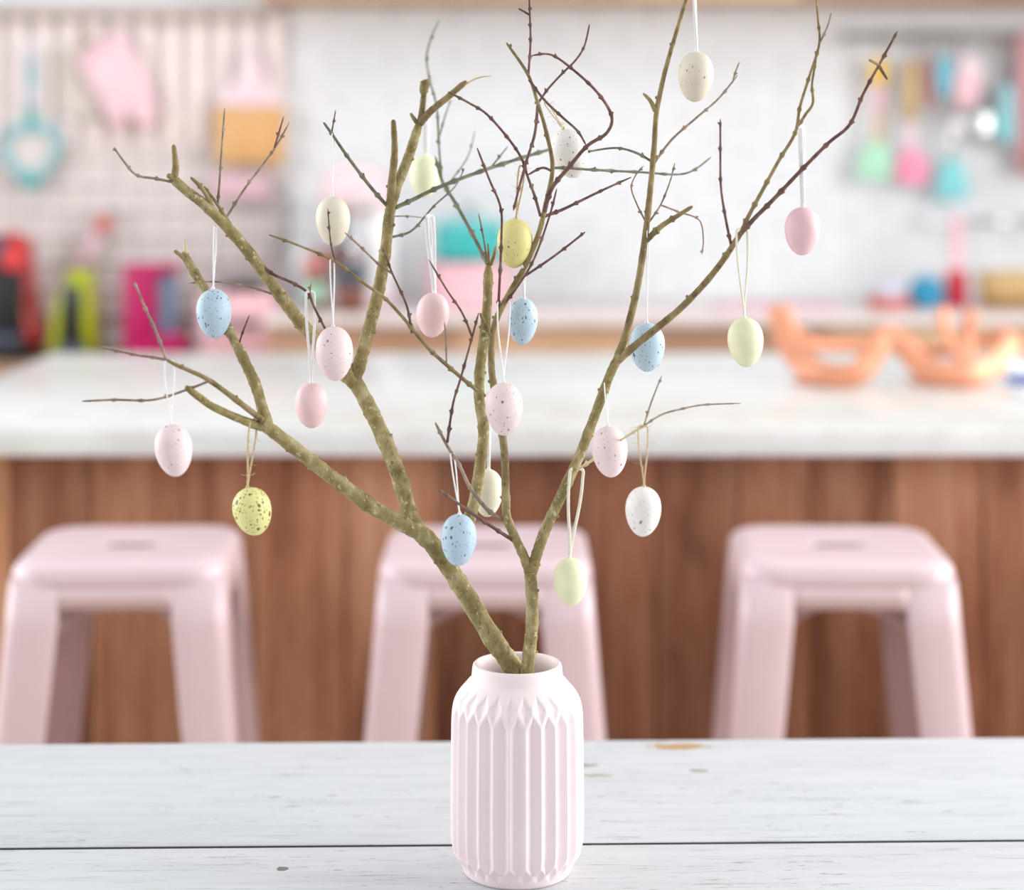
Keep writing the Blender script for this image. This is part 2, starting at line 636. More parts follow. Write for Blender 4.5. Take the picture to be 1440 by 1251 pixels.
def rsq(a, r, n=48):
    """rounded square, n points, by angle"""
    out = []
    for k in range(n):
        an = 2 * math.pi * (k + 0.5) / n
        c, s = math.cos(an), math.sin(an)
        t = min(a / abs(c) if abs(c) > 1e-9 else 9, a / abs(s) if abs(s) > 1e-9 else 9)
        x, y = c * t, s * t
        i = a - r
        if abs(x) > i and abs(y) > i:       # ray against the corner circle
            ox, oy = math.copysign(i, x), math.copysign(i, y)
            bq = c * ox + s * oy
            disc = bq * bq - (ox * ox + oy * oy - r * r)
            t = bq + math.sqrt(max(disc, 0))
            x, y = c * t, s * t
        out.append((x, y))
    return out


def stadium(hl, hw, n=48):
    out = []
    for k in range(n):
        an = 2 * math.pi * (k + 0.5) / n
        c, s = math.cos(an), math.sin(an)
        out.append((hl * math.copysign(abs(c) ** 0.55, c), hw * math.copysign(abs(s) ** 0.8, s)))
    return out


def make_stool():
    st = thing('metal_stool', 'x', 'stool', group='pink metal stools along the island')
    n = 64
    rings = []
    sl = stadium(0.042, 0.016, n)
    rings.append([(x, y, SH - 0.0065) for x, y in sl])
    rings.append([(x, y, SH - 0.0045) for x, y in sl])
    rings.append([(x * 1.03, y * 1.08, SH - 0.0026) for x, y in sl])
    rings.append([(x * 1.12, y * 1.3, SH - 0.0022) for x, y in sl])
    for a, r, zz in ((0.080, 0.045, -0.002), (0.118, 0.045, -0.001), (0.128, 0.045, 0.0), (0.138, 0.047, -0.001), (0.146, 0.048, -0.005), (0.151, 0.049, -0.012),
                     (0.1528, 0.05, -0.022), (0.1530, 0.05, -0.030), (0.1518, 0.049, -0.033), (0.149, 0.048, -0.02), (0.142, 0.046, -0.01)):
        rings.append([(x, y, SH + zz) for x, y in rsq(a, r, n)])
    V = [p for r in rings for p in r]
    Fc = []
    for i in range(len(rings) - 1):
        for k in range(n):
            k2 = (k + 1) % n
            Fc.append([i * n + k, i * n + k2, (i + 1) * n + k2, (i + 1) * n + k])
    # underside closes to the slot
    for k in range(n):
        k2 = (k + 1) % n
        Fc.append([(len(rings) - 1) * n + k, (len(rings) - 1) * n + k2, k2, k])
    obj('seat', V, Fc, 'stool_pink', st, True, True)

    def half(z):       # half width of the leg frame at height z
        return 0.1512 + (SH - 0.034 - z) * 0.0825

    for sx, sy in ((-1, -1), (1, -1), (-1, 1), (1, 1)):
        V, Fc = [], []
        zs = [SH - 0.024, SH - 0.09, 0.55, 0.35, 0.15, 0.012]
        ws = [0.072, 0.074, 0.072, 0.066, 0.058, 0.050]
        prof = None
        for zz, w in zip(zs, ws):
            h = half(zz)
            rr = 0.022
            pts = []
            pts.append((h - w, h - 0.014))      # folded-in edge
            pts.append((h - w, h - 0.002))
            pts.append((h - w + 0.002, h))
            pts.append((h - w * 0.6, h))
            pts.append((h - rr, h))
            for q in range(1, 6):
                an = math.pi / 2 * (1 - q / 6)
                pts.append((h - rr + rr * math.cos(an), h - rr + rr * math.sin(an)))
            pts.append((h, h - rr))
            pts.append((h, h - w * 0.6))
            pts.append((h, h - w + 0.002))
            pts.append((h - 0.002, h - w))
            pts.append((h - 0.014, h - w))
            prof = len(pts)
            V += [(sx * px, sy * py, zz) for px, py in pts]
        for i in range(len(zs) - 1):
            for k in range(prof - 1):
                Fc.append([i * prof + k, i * prof + k + 1, (i + 1) * prof + k + 1, (i + 1) * prof + k])
        lg = obj('leg', V, Fc, 'stool_pink', st, True, True)
        so = lg.modifiers.new('thickness', 'SOLIDIFY')
        so.thickness, so.offset = 0.0022, 0
        v, f = lathe_vf([(0.0, 0.0), (0.020, 0.0), (0.021, 0.006), (0.017, 0.014), (0.0, 0.014)], 14,
                        (sx * (half(0.01) - 0.02), sy * (half(0.01) - 0.02), 0))
        obj('foot_cap', v, f, 'black_plastic', st, True, True)
    for k in range(4):
        z1, z0 = SH - 0.026, SH - 0.063
        V, Fc = [], []
        m = 12
        ha, hb = half(z1) - 0.0005, half(z0) - 0.0005
        for i in range(m + 1):
            t = i / m * 2 - 1
            V.append((t * (ha - 0.069), -ha, z1))
            V.append((t * (hb - 0.069), -hb, z0 ))
            V.append((t * (hb - 0.069), -hb + 0.012, z0 - 0.001))
        for i in range(m):
            for q in (0, 1):
                Fc.append([i * 3 + q, i * 3 + 3 + q, i * 3 + 4 + q, i * 3 + 1 + q])
        rot = Matrix.Rotation(k * math.pi / 2, 3, 'Z')
        ap = obj('apron', [rot @ Vector(p) for p in V], Fc, 'stool_pink', st, True, True)
        so = ap.modifiers.new('thickness', 'SOLIDIFY')
        so.thickness, so.offset = 0.002, 0
    # crossed braces arching under the seat
    for s in (-1, 1):
        pts = []
        for i in range(13):
            t = i / 12 * 2 - 1
            zz = SH - 0.080 - 0.055 * t * t
            h = half(SH - 0.18) - 0.02
            pts.append((t * h, s * t * h, zz))
        v, f = [], []
        for p in pts:
            v += [(p[0], p[1], p[2] + 0.009), (p[0], p[1], p[2] - 0.009)]
        for i in range(12):
            f.append([2 * i, 2 * i + 2, 2 * i + 3, 2 * i + 1])
        br = obj('brace', v, f, 'stool_pink', st, True, True)
        so = br.modifiers.new('thickness', 'SOLIDIFY')
        so.thickness, so.offset = 0.004, 0
    return st


def copy_thing(root):
    r = root.copy()
    C.objects.link(r)
    for ch in list(root.children):
        c = ch.copy()
        C.objects.link(c)
        c.parent = r
    return r


stool = make_stool()
for i, (x, y, a, lab) in enumerate(((-0.566, 2.855, 2.5, 'pale pink metal stool with slotted seat, leftmost along the island'),
                                    (-0.038, 2.855, 0, 'pale pink metal stool directly behind the ribbed vase'),
                                    (0.484, 2.855, -2.5, 'pale pink metal stool below the copper wavy basket'),
                                    (1.008, 2.862, 0, 'pale pink metal stool cut off by the right picture edge'))):
    o = stool if i == 0 else copy_thing(stool)
    o.location = (x, y, 0)
    o.rotation_euler = (0, 0, math.radians(a))
    o['label'] = lab

# ---------------------------------------------------------------- vase
VC = Vector((0.0045, 1.668, TZ))


def make_vase():
    vs = thing('ribbed_vase', 'pale pink ribbed ceramic vase standing on the white table', 'vase', tuple(VC))
    n = 26 * 14
    prof = [(0.0, 0.002), (0.043, 0.001), (0.0452, 0.0), (0.0468, 0.0020), (0.0474, 0.0045), (0.0474, 0.005)]
    zs = [0.006 + (0.165 - 0.006) * i / 80 for i in range(0, 81)]

    def R(z):
        pts = [(0.004, 0.0474), (0.0072, 0.0480), (0.0173, 0.0556), (0.028, 0.0578), (0.06, 0.0580), (0.10, 0.0576), (0.13, 0.0573), (0.142, 0.0566), (0.151, 0.0543), (0.160, 0.0478), (0.166, 0.0412), (0.172, 0.0400)]
        for (za, ra), (zb, rb) in zip(pts, pts[1:]):
            if z <= zb:
                t = (z - za) / (zb - za)
                t2 = t
                return ra + (rb - ra) * t2
        return pts[-1][1]

    # smooth the profile by averaging
    def Rs(z):
        return sum(R(min(max(z + o, 0.004), 0.172)) for o in (-0.004, -0.002, 0, 0.002, 0.004)) / 5

    rings = []
    for r, z in prof[1:-1]:
        rings.append([(r, z)] * n)
    N = 26
    D = 0.0052
    for z in zs:
        r0 = Rs(z)
        ring = []
        for k in range(n):
            ph = (k / n * N) % 1.0
            vv = 1 - abs(2 * ph - 1)            # 0 on the ridge, 1 in the valley
            lo = min(max((0.021 - z) / 0.010, 0), 1)
            hi = min(max((z - 0.137) / 0.012, 0), 1)
            s = max(lo, hi)
            dep = max(0.0, vv - s)
            dep = 0.5 * (1 - math.cos(math.pi * min(dep, 1) ** 0.8))      # rounded ridge, rounded valley
            dep *= (1 - s * 0.25)
            # offset row of small facets on the shoulder and at the foot
            zz = 0.1525 if z > 0.08 else 0.0125
            hw = 0.0095 if z > 0.08 else 0.006
            w = max(0.0, 1 - abs(z - zz) / hw)
            d2 = max(0.0, (1 - vv) - (1 - w))
            dep += 0.45 * d2 / (0.3 + d2) * 1.3
            ring.append((r0 - D * dep, z))
        rings.append(ring)
    for r, z in ((0.0402, 0.1675), (0.0396, 0.170), (0.0390, 0.1765), (0.0383, 0.1793), (0.0370, 0.1806), (0.0356, 0.1802), (0.0345, 0.1785),
                 (0.0343, 0.172), (0.0365, 0.158), (0.047, 0.14), (0.050, 0.12), (0.050, 0.03), (0.043, 0.012)):
        rings.append([(r, z)] * n)
    V, Fc = [], []
    for ring in rings:
        for k, (r, z) in enumerate(ring):
            a = 2 * math.pi * k / n
            V.append((VC.x + r * math.cos(a), VC.y + r * math.sin(a), VC.z + z))
    for i in range(len(rings) - 1):
        for k in range(n):
            k2 = (k + 1) % n
            Fc.append([i * n + k, i * n + k2, (i + 1) * n + k2, (i + 1) * n + k])
    Fc.append(list(range(n))[::-1])
    Fc.append([(len(rings) - 1) * n + k for k in range(n)])
    obj('body', V, Fc, 'vase_pink', vs)
    return vs


make_vase()

# ---------------------------------------------------------------- branches
PATHS = {}      # key -> list of (px, py, radius px, distance)


def nearest(key, x, y):
    best = None
    for p in PATHS[key]:
        q = (p[0] - x) ** 2 + (p[1] - y) ** 2
        if best is None or q < best[0]:
            best = (q, p)
    return best[1]


def limb(root, key, parent_key, pts, r0, r1, dd, mat, name='twig', start=None, nodes=True, tip=True):
    """one woody shoot. pts are sight lines; dd is how far its end lies behind (+) or before (-) its start, in metres"""
    if start is None:
        start = nearest(parent_key, *pts[0])[3]
    L = [0]
    for a, b in zip(pts, pts[1:]):
        L.append(L[-1] + math.hypot(a[0] - b[0], a[1] - b[1]))
    q = []
    for (x, y), l in zip(pts, L):
        t = l / L[-1]
        q.append((x, y, r0 + (r1 - r0) * t, start + dd * t))
    q = smooth_path(q, 10)
    rng = random.Random(sum(map(ord, key)) * 7 + 1)
    # node positions along the shoot
    thin = max(r0, r1) < 4.6
    step = rng.uniform(22, 40) if thin else rng.uniform(38, 62)
    acc, marks, nxt = 0, [], rng.uniform(12, 26)
    path, radii, keep = [], [], []
    for i, (x, y, r, d) in enumerate(q):
        if i:
            acc += math.hypot(x - q[i - 1][0], y - q[i - 1][1])
        if nodes and acc > nxt and i < len(q) - 2:
            marks.append(i)
            nxt = acc + step * rng.uniform(0.7, 1.4)
    parts = []
    for i, (x, y, r, d) in enumerate(q):
        wob = 1 + rng.uniform(-0.05, 0.05)
        bul = 0
        for m in marks:
            dist = math.hypot(x - q[m][0], y - q[m][1])
            bul = max(bul, math.exp(-(dist / (2.2 if thin else 5.0)) ** 2))
        rr = r * wob * (1 + bul * (0.45 if thin else 0.10)) + (0.35 * bul if thin else 0)
        if tip and i >= len(q) - 3:
            rr *= (0.85, 0.68, 0.38)[i - len(q) + 3]
        path.append(P(x, y, d))
        radii.append(rr * d / F)
    parts.append(tube_vf(path, radii, 8 if thin else 14))
    # small buds on the nodes
    for m in marks:
        x, y, r, d = q[m]
        if rng.random() < 0.75:
            tx, ty = q[min(m + 1, len(q) - 1)][0] - q[max(m - 1, 0)][0], q[min(m + 1, len(q) - 1)][1] - q[max(m - 1, 0)][1]
            ln = math.hypot(tx, ty) or 1
            tx, ty = tx / ln, ty / ln
            sd = rng.choice((-1, 1))
            nx, ny = -ty * sd, tx * sd
            b = 1.5 if thin else 2.4
            ln2 = rng.uniform(1.2, 2.4) if thin else rng.uniform(0.8, 2.6)
            bp = [(x, y), (x + nx * (r + ln2 * 0.5) + tx * ln2 * 0.4, y + ny * (r + ln2 * 0.5) + ty * ln2 * 0.4),
                  (x + nx * (r + ln2) + tx * ln2 * 1.2, y + ny * (r + ln2) + ty * ln2 * 1.2)]
            dz = d - rng.uniform(-0.5, 1) * r * d / F * 0.7
            parts.append(tube_vf([P(a, c, dz) for a, c in bp], [b * d / F, b * 0.95 * d / F, b * 0.3 * d / F], 6))
    v, f = join_vf(parts)
    o = obj(name, v, f, mat, root)
    PATHS[key] = q
    return o


bl = thing('branch', 'thick olive-barked branch leaning left out of the vase', 'branch', (VC.x + 0.01, VC.y, TZ + 0.02), 'budding branches in the vase')
b2 = thing('branch', 'slimmer forked branch rising on the right of the vase', 'branch', (VC.x + 0.02, VC.y, TZ + 0.02), 'budding branches in the vase')
OL, BR, DK, PL, GR = 'bark_olive', 'bark_brown', 'twig_dark', 'twig_pale', 'twig_green'
A = lambda *a, **k: limb(bl, *a, **k)
B = lambda *a, **k: limb(b2, *a, **k)
# --- left branch
A('L0', None, [(752, 1010), (738, 965), (716, 930), (690, 893), (655, 835), (622, 784), (597, 754), (570, 737)], 14.5, 12, -0.02, OL, 'stem', start=1.672)
A('L1', 'L0', [(590, 748), (560, 733), (520, 710), (470, 673), (425, 638), (390, 611), (368, 594)], 11, 9.5, -0.05, OL, 'limb', tip=False)
A('L2', 'L0', [(594, 752), (578, 728), (566, 685), (550, 640), (530, 595), (510, 555), (494, 528)], 12, 10.5, 0.03, OL, 'limb', tip=False)
A('L2a', 'L2', [(497, 536), (506, 510), (518, 465), (531, 415), (541, 360), (548, 300), (556, 268), (574, 222), (590, 172)], 10, 6.5, 0.03, OL, 'limb')
A('L2a1', 'L2a', [(590, 176), (594, 150), (597, 126)], 4.2, 4.4, 0.0, BR, 'twig', tip=False, nodes=False)
A('L2a1k', 'L2a1', [(597, 131), (596, 126), (597, 121), (598, 116), (597, 112)], 6.0, 7.4, 0.0, BR, 'knot', nodes=False)
A('L2a2', 'L2a', [(590, 174), (606, 156), (628, 138), (656, 114)], 5.4, 4.2, -0.01, 'bark_brown', 'twig', nodes=False)
A('L2a2b', 'L2a2', [(638, 131), (650, 122), (664, 113), (678, 108), (692, 107)], 2.4, 0.5, 0.0, 'bare_wood', 'splinter', nodes=False)
A('L2a2c', 'L2a', [(591, 178), (583, 168), (577, 159)], 4.0, 2.2, 0.0, BR, 'bud', nodes=False)
A('L2a3', 'L2a', [(549, 290), (552, 250), (555, 212), (554, 185), (553, 168)], 7.0, 3.6, -0.01, BR, 'stub')
A('L2a4', 'L2a', [(547, 292), (522, 264), (490, 222), (468, 190), (455, 172)], 2.8, 1.9, -0.03, GR)
A('L2a4b', 'L2a4', [(466, 188), (469, 172), (472, 155)], 1.3, 0.9, 0.0, DK)
A('L2a5', 'L2a', [(556, 292), (580, 281), (620, 262), (690, 236), (770, 211), (800, 205)], 3.0, 1.9, 0.09, GR)
A('L2a5b', 'L2a5', [(690, 236), (702, 221), (714, 206)], 1.4, 1.0, 0.02, GR)
A('L2a6', 'L2a', [(547, 334), (572, 328), (586, 318), (596, 306), (612, 288), (640, 262), (653, 236)], 1.8, 0.8, 0.05, GR)
A('L2a7', 'L2a', [(551, 304), (575, 304), (594, 306)], 1.1, 0.8, 0.04, PL)
A('L2b', 'L2', [(500, 540), (482, 522), (455, 490), (420, 450), (385, 403), (350, 355), (320, 320), (288, 288), (262, 268), (243, 251)], 10, 6.8, -0.06, OL, 'limb')
A('L2bt', 'L2b', [(244, 254), (247, 236), (246, 220), (244, 203)], 6.0, 3.0, 0.0, BR, 'stub', nodes=False)
A('L2bk', 'L2b', [(247, 254), (241, 249), (235, 246)], 4.5, 3.6, -0.005, BR, 'knot', nodes=False)
A('L2b1', 'L2b', [(243, 256), (218, 251), (192, 246), (175, 228), (160, 207)], 1.9, 1.5, -0.03, PL)
A('L2b2', 'L2b', [(301, 306), (297, 288), (285, 266), (268, 249)], 4.2, 2.4, -0.01, BR, 'side_shoot')
A('L2b3', 'L2b', [(340, 342), (330, 325), (318, 306), (304, 285), (287, 262)], 2.6, 2.0, -0.01, BR, 'side_shoot')
A('L2b3a', 'L2b3', [(306, 290), (309, 250), (312, 205), (316, 152)], 1.8, 1.3, -0.01, PL)
A('L2b3b', 'L2b3', [(318, 306), (345, 264), (372, 228), (388, 206), (407, 172)], 1.9, 1.3, 0.02, PL)
A('L2b3c', 'L2b3b', [(386, 208), (392, 187), (399, 164)], 1.6, 1.2, 0.0, DK)
A('L2b4', 'L2b', [(368, 372), (385, 386), (410, 397), (432, 411), (442, 432), (454, 456), (460, 468)], 2.2, 1.8, -0.02, DK)
A('L2b4b', 'L2b4', [(440, 424), (436, 408), (438, 398)], 1.2, 0.9, 0.0, PL)
A('L2b5', 'L2b', [(382, 413), (350, 403), (315, 397), (290, 396), (266, 398)], 1.5, 1.0, 0.02, PL)
A('L1a', 'L1', [(378, 602), (370, 578), (360, 543), (345, 510), (325, 470), (302, 430), (285, 402), (268, 374), (257, 354)], 8.4, 6.0, 0.045, OL, 'limb')
A('L1ak', 'L1a', [(264, 370), (255, 360), (245, 352)], 3.0, 3.0, -0.005, BR, 'knot', nodes=False)
A('L1at', 'L1a', [(262, 366), (261, 352), (260, 338)], 4.0, 1.2, 0.0, 'bare_wood', 'splinter', nodes=False)
A('L1a1', 'L1a', [(335, 488), (342, 465), (351, 443)], 1.3, 1.0, -0.01, DK)
A('L1b', 'L1', [(374, 602), (340, 590), (300, 572), (276, 556), (261, 543)], 6.8, 4.2, -0.03, OL, 'limb')
A('L1bs', 'L1b', [(300, 569), (284, 556), (268, 545)], 2.2, 1.4, -0.008, 'bare_wood', 'splinter', nodes=False)
A('L1c', 'L1', [(386, 606), (368, 590), (345, 572), (316, 550), (290, 532), (262, 519), (246, 512), (232, 504)], 5.0, 2.4, -0.045, BR, 'side_shoot')
A('L1c1', 'L1c', [(236, 506), (215, 502), (190, 498), (142, 487)], 2.0, 1.5, -0.01, PL)
A('L1c2', 'L1c', [(233, 505), (222, 472), (203, 430), (189, 396)], 2.0, 1.5, 0.0, PL)
A('L1c3', 'L1c', [(293, 536), (262, 548), (215, 562), (160, 562), (115, 564)], 1.8, 1.5, 0.0, PL)
# middle shoot of the left branch
A('M0', 'L0', [(632, 800), (644, 772), (656, 742), (668, 700), (677, 640), (680, 600), (674, 560), (675, 520), (680, 480), (685, 430), (687, 372)], 9.0, 6.6, 0.05, OL, 'limb')
A('M1', 'M0', [(687, 374), (666, 332), (640, 285), (622, 255), (612, 220)], 3.2, 2.2, 0.12, GR)
A('M1a', 'M1', [(621, 254), (617, 200), (614, 150), (605, 115), (600, 80), (608, 50), (618, 28)], 1.8, 1.2, 0.12, GR)
A('M1b', 'M1a', [(617, 196), (625, 166), (634, 140)], 1.3, 0.9, 0.03, GR)
A('M1c', 'M1', [(628, 262), (648, 236), (660, 215), (668, 184)], 1.2, 0.8, 0.08, GR)
A('M2', 'M0', [(686, 372), (680, 335), (673, 300)], 1.4, 1.0, 0.02, DK)
A('M3', 'M0', [(690, 372), (695, 358), (697, 346)], 3.0, 1.8, -0.01, BR, 'bud', nodes=False)
A('M3b', 'M0', [(687, 370), (687, 354), (686, 342)], 2.2, 1.0, 0.0, BR, 'bud', nodes=False)
A('M4', 'M0', [(682, 557), (660, 540), (628, 513), (600, 487), (568, 448), (540, 418), (514, 400), (470, 367), (420, 345), (378, 330)], 3.0, 1.4, -0.07, BR)
A('M4a', 'M4', [(579, 468), (572, 430), (552, 385), (545, 366), (537, 347)], 1.8, 1.2, -0.02, DK)
A('M4b', 'M4a', [(551, 384), (531, 370), (505, 345), (485, 327)], 1.6, 1.2, -0.02, PL)
A('M4c', 'M4', [(628, 513), (627, 480), (625, 452)], 1.3, 1.0, -0.01, PL)
A('M4d', 'M4', [(471, 366), (465, 340), (461, 293)], 1.2, 0.9, -0.01, DK)
# --- right branch
B('R0', None, [(737, 1010), (740, 960), (743, 930), (748, 880), (748, 835), (745, 803)], 9.8, 8.4, -0.015, OL, 'stem', start=1.662, tip=False)
B('R1', 'R0', [(745, 815), (753, 785), (768, 742), (790, 695), (815, 640), (838, 580), (858, 526), (872, 498)], 8.0, 6.4, 0.0, OL, 'limb', tip=False)
B('R1a', 'R1', [(864, 514), (880, 470), (896, 405), (907, 335), (915, 262), (920, 205), (923, 160), (934, 105), (949, 52), (966, -4), (980, -50)], 5.6, 2.4, 0.03, BR, 'limb')
B('R1a1', 'R1a', [(909, 338), (930, 318), (955, 302), (974, 290)], 4.4, 2.6, -0.01, BR, 'stub')
B('R1a2', 'R1a', [(922, 156), (914, 141), (904, 131)], 4.0, 1.8, 0.0, BR, 'bud', nodes=False)
B('R1a3', 'R1a', [(921, 228), (945, 196), (980, 165), (1010, 139), (1037, 106)], 1.9, 1.3, 0.04, PL)
B('R1a4', 'R1a3', [(1030, 116), (1034, 102), (1040, 87)], 1.3, 1.1, 0.0, PL)
B('R1a5', 'R1a', [(907, 310), (896, 288), (888, 265), (893, 248), (905, 233)], 1.3, 0.9, 0.02, PL)
B('R1a6', 'R1a', [(913, 312), (929, 288), (942, 256), (949, 229)], 1.4, 1.0, 0.02, PL)
B('R1a7', 'R1a6', [(929, 288), (955, 298), (983, 309), (989, 335), (987, 358)], 1.3, 0.9, 0.04, PL)
B('R1a8', 'R1a', [(918, 228), (895, 215), (866, 208), (828, 213), (808, 218)], 1.9, 1.2, 0.05, GR)
B('R1b', 'R1', [(866, 510), (888, 490), (915, 468), (952, 438), (985, 405), (1010, 375), (1030, 346), (1043, 325)], 5.4, 4.0, -0.03, BR, 'limb')
B('R1b1', 'R1b', [(1041, 330), (1052, 305), (1072, 268), (1095, 226), (1118, 187), (1125, 150), (1138, 108), (1152, 62), (1150, 25), (1147, -8)], 3.0, 1.5, 0.01, BR)
B('R1b2', 'R1b1', [(1151, 64), (1158, 50), (1164, 36), (1169, 18)], 1.5, 1.1, 0.0, PL)
B('R1b3', 'R1b1', [(1120, 182), (1132, 162), (1143, 145), (1142, 118), (1148, 82)], 2.2, 1.5, -0.01, BR)
B('R1b4', 'R1b', [(1041, 330), (1060, 308), (1088, 280), (1126, 240), (1165, 201), (1195, 175), (1214, 132), (1238, 88), (1262, 44)], 3.2, 1.7, 0.0, DK)
B('R1b5', 'R1b4', [(1236, 92), (1230, 88), (1222, 84)], 2.2, 2.0, -0.01, BR, 'bud', nodes=False)
B('R1b6', 'R1b4', [(1236, 92), (1241, 101), (1248, 112)], 2.8, 1.6, -0.01, DK, 'bud', nodes=False)
B('R1b7', 'R1b', [(1029, 348), (1021, 310), (1014, 265), (1013, 220), (1013, 167)], 2.0, 1.4, -0.02, DK)
B('R1c', 'R1', [(806, 662), (820, 655), (834, 646), (868, 622), (893, 606), (907, 598)], 2.2, 1.5, -0.06, 'bare_wood')
B('R1c1', 'R1c', [(905, 600), (916, 565), (931, 527)], 1.3, 0.9, 0.0, PL)
B('R1c2', 'R1c', [(905, 599), (930, 583), (958, 575), (990, 569), (1042, 567)], 1.4, 1.0, 0.05, PL)
B('R2s', 'R0', [(746, 808), (738, 785), (724, 755), (713, 727), (711, 700)], 7.2, 5.8, 0.004, OL, 'limb', tip=False)
B('R2', 'R2s', [(712, 715), (711, 690), (710, 645), (706, 608), (697, 560), (691, 512), (694, 462), (712, 420), (738, 375), (757, 330), (768, 285), (777, 235), (768, 185), (756, 144), (742, 104), (712, 60)], 6.0, 2.0, 0.015, BR, 'limb')
B('R2a', 'R2', [(743, 106), (746, 60), (745, 20), (744, -12)], 1.7, 1.3, 0.0, DK)
B('R2a1', 'R2a', [(746, 22), (738, 17), (729, 12)], 1.5, 1.3, 0.0, DK)
B('R2b', 'R2', [(756, 146), (770, 126), (790, 104), (810, 84), (822, 64), (829, 34)], 1.7, 1.3, 0.03, DK)
B('R2c', 'R2', [(744, 112), (765, 140), (790, 164), (812, 184), (824, 204)], 1.9, 1.6, -0.02, DK)
B('R2d', 'R2', [(765, 300), (776, 265), (800, 235), (826, 205), (853, 187), (860, 163), (840, 130), (806, 98), (775, 77), (748, 78)], 3.2, 1.4, -0.035, DK)
B('R2e', 'R2', [(756, 148), (752, 188), (740, 228), (729, 268), (722, 296)], 2.2, 1.6, -0.03, DK)
B('R2f', 'R2', [(760, 304), (752, 276), (742, 248), (733, 222), (715, 195), (685, 161), (660, 145), (630, 129)], 2.0, 1.6, -0.03, DK)
B('R2g', 'R2', [(766, 304), (790, 295), (813, 284), (848, 267), (888, 249)], 2.4, 1.3, 0.03, DK)
B('R2h', 'R2', [(738, 388), (765, 370), (790, 352), (823, 326)], 1.8, 1.5, -0.01, DK)
B('R2i', 'R2', [(700, 442), (702, 407), (705, 336), (704, 292), (688, 252), (671, 208)], 2.0, 1.5, -0.03, DK)
B('R2j', 'R2', [(705, 432), (724, 408), (750, 366), (772, 306), (783, 265)], 1.8, 1.4, -0.025, DK)
B('R2k', 'R2s', [(706, 730), (685, 716), (661, 685), (647, 656), (628, 625), (612, 594)], 3.0, 1.9, -0.03, PL)
B('R2k1', 'R2k', [(629, 622), (637, 568), (648, 531), (664, 474), (673, 440)], 1.9, 1.3, -0.01, DK)
B('R2k2', 'R2k1', [(664, 474), (650, 440), (628, 407), (603, 365)], 1.6, 1.2, -0.01, DK)
B('R2l', 'R2s', [(722, 760), (690, 739), (650, 712), (634, 700), (617, 688)], 2.6, 1.9, -0.05, DK)
B('R2m', 'R2', [(692, 476), (683, 458), (675, 440)], 3.2, 2.0, -0.01, BR, 'bud')
B('R2n', 'R2', [(775, 240), (762, 236), (742, 246)], 1.9, 1.5, -0.01, DK)
B('R2o', 'R2', [(776, 236), (800, 236), (823, 238), (900, 242), (963, 244), (1000, 221)], 2.0, 1.2, 0.10, GR)

# ---------------------------------------------------------------- egg ornaments
egg_me = None


def egg_mesh():
    prof = []
    for i in range(1, 32):
        t = math.pi * i / 32
        z = math.cos(t)                       # +1 blunt top, -1 pointed foot
        r = math.sin(t) * (1 + 0.115 * z + 0.02 * z * z)
        prof.append((r, z))
    V, Fc = lathe_vf(prof, 40, cap0=False, cap1=False)
    n = 40
    a = len(V)
    V += [(0, 0, 1), (0, 0, -1)]
    for k in range(n):
        Fc.append([k, (k + 1) % n, a])
        Fc.append([(len(prof) - 1) * n + (k + 1) % n, (len(prof) - 1) * n + k, a + 1])
    return V, Fc


EV, EF = egg_mesh()
EGG_SHARED = {}


def all_nearest(x, y):
    best = None
    for k in PATHS:
        p = nearest(k, x, y)
        q = math.hypot(p[0] - x, p[1] - y)
        if best is None or q < best[0]:
            best = (q, p)
    return best[1]


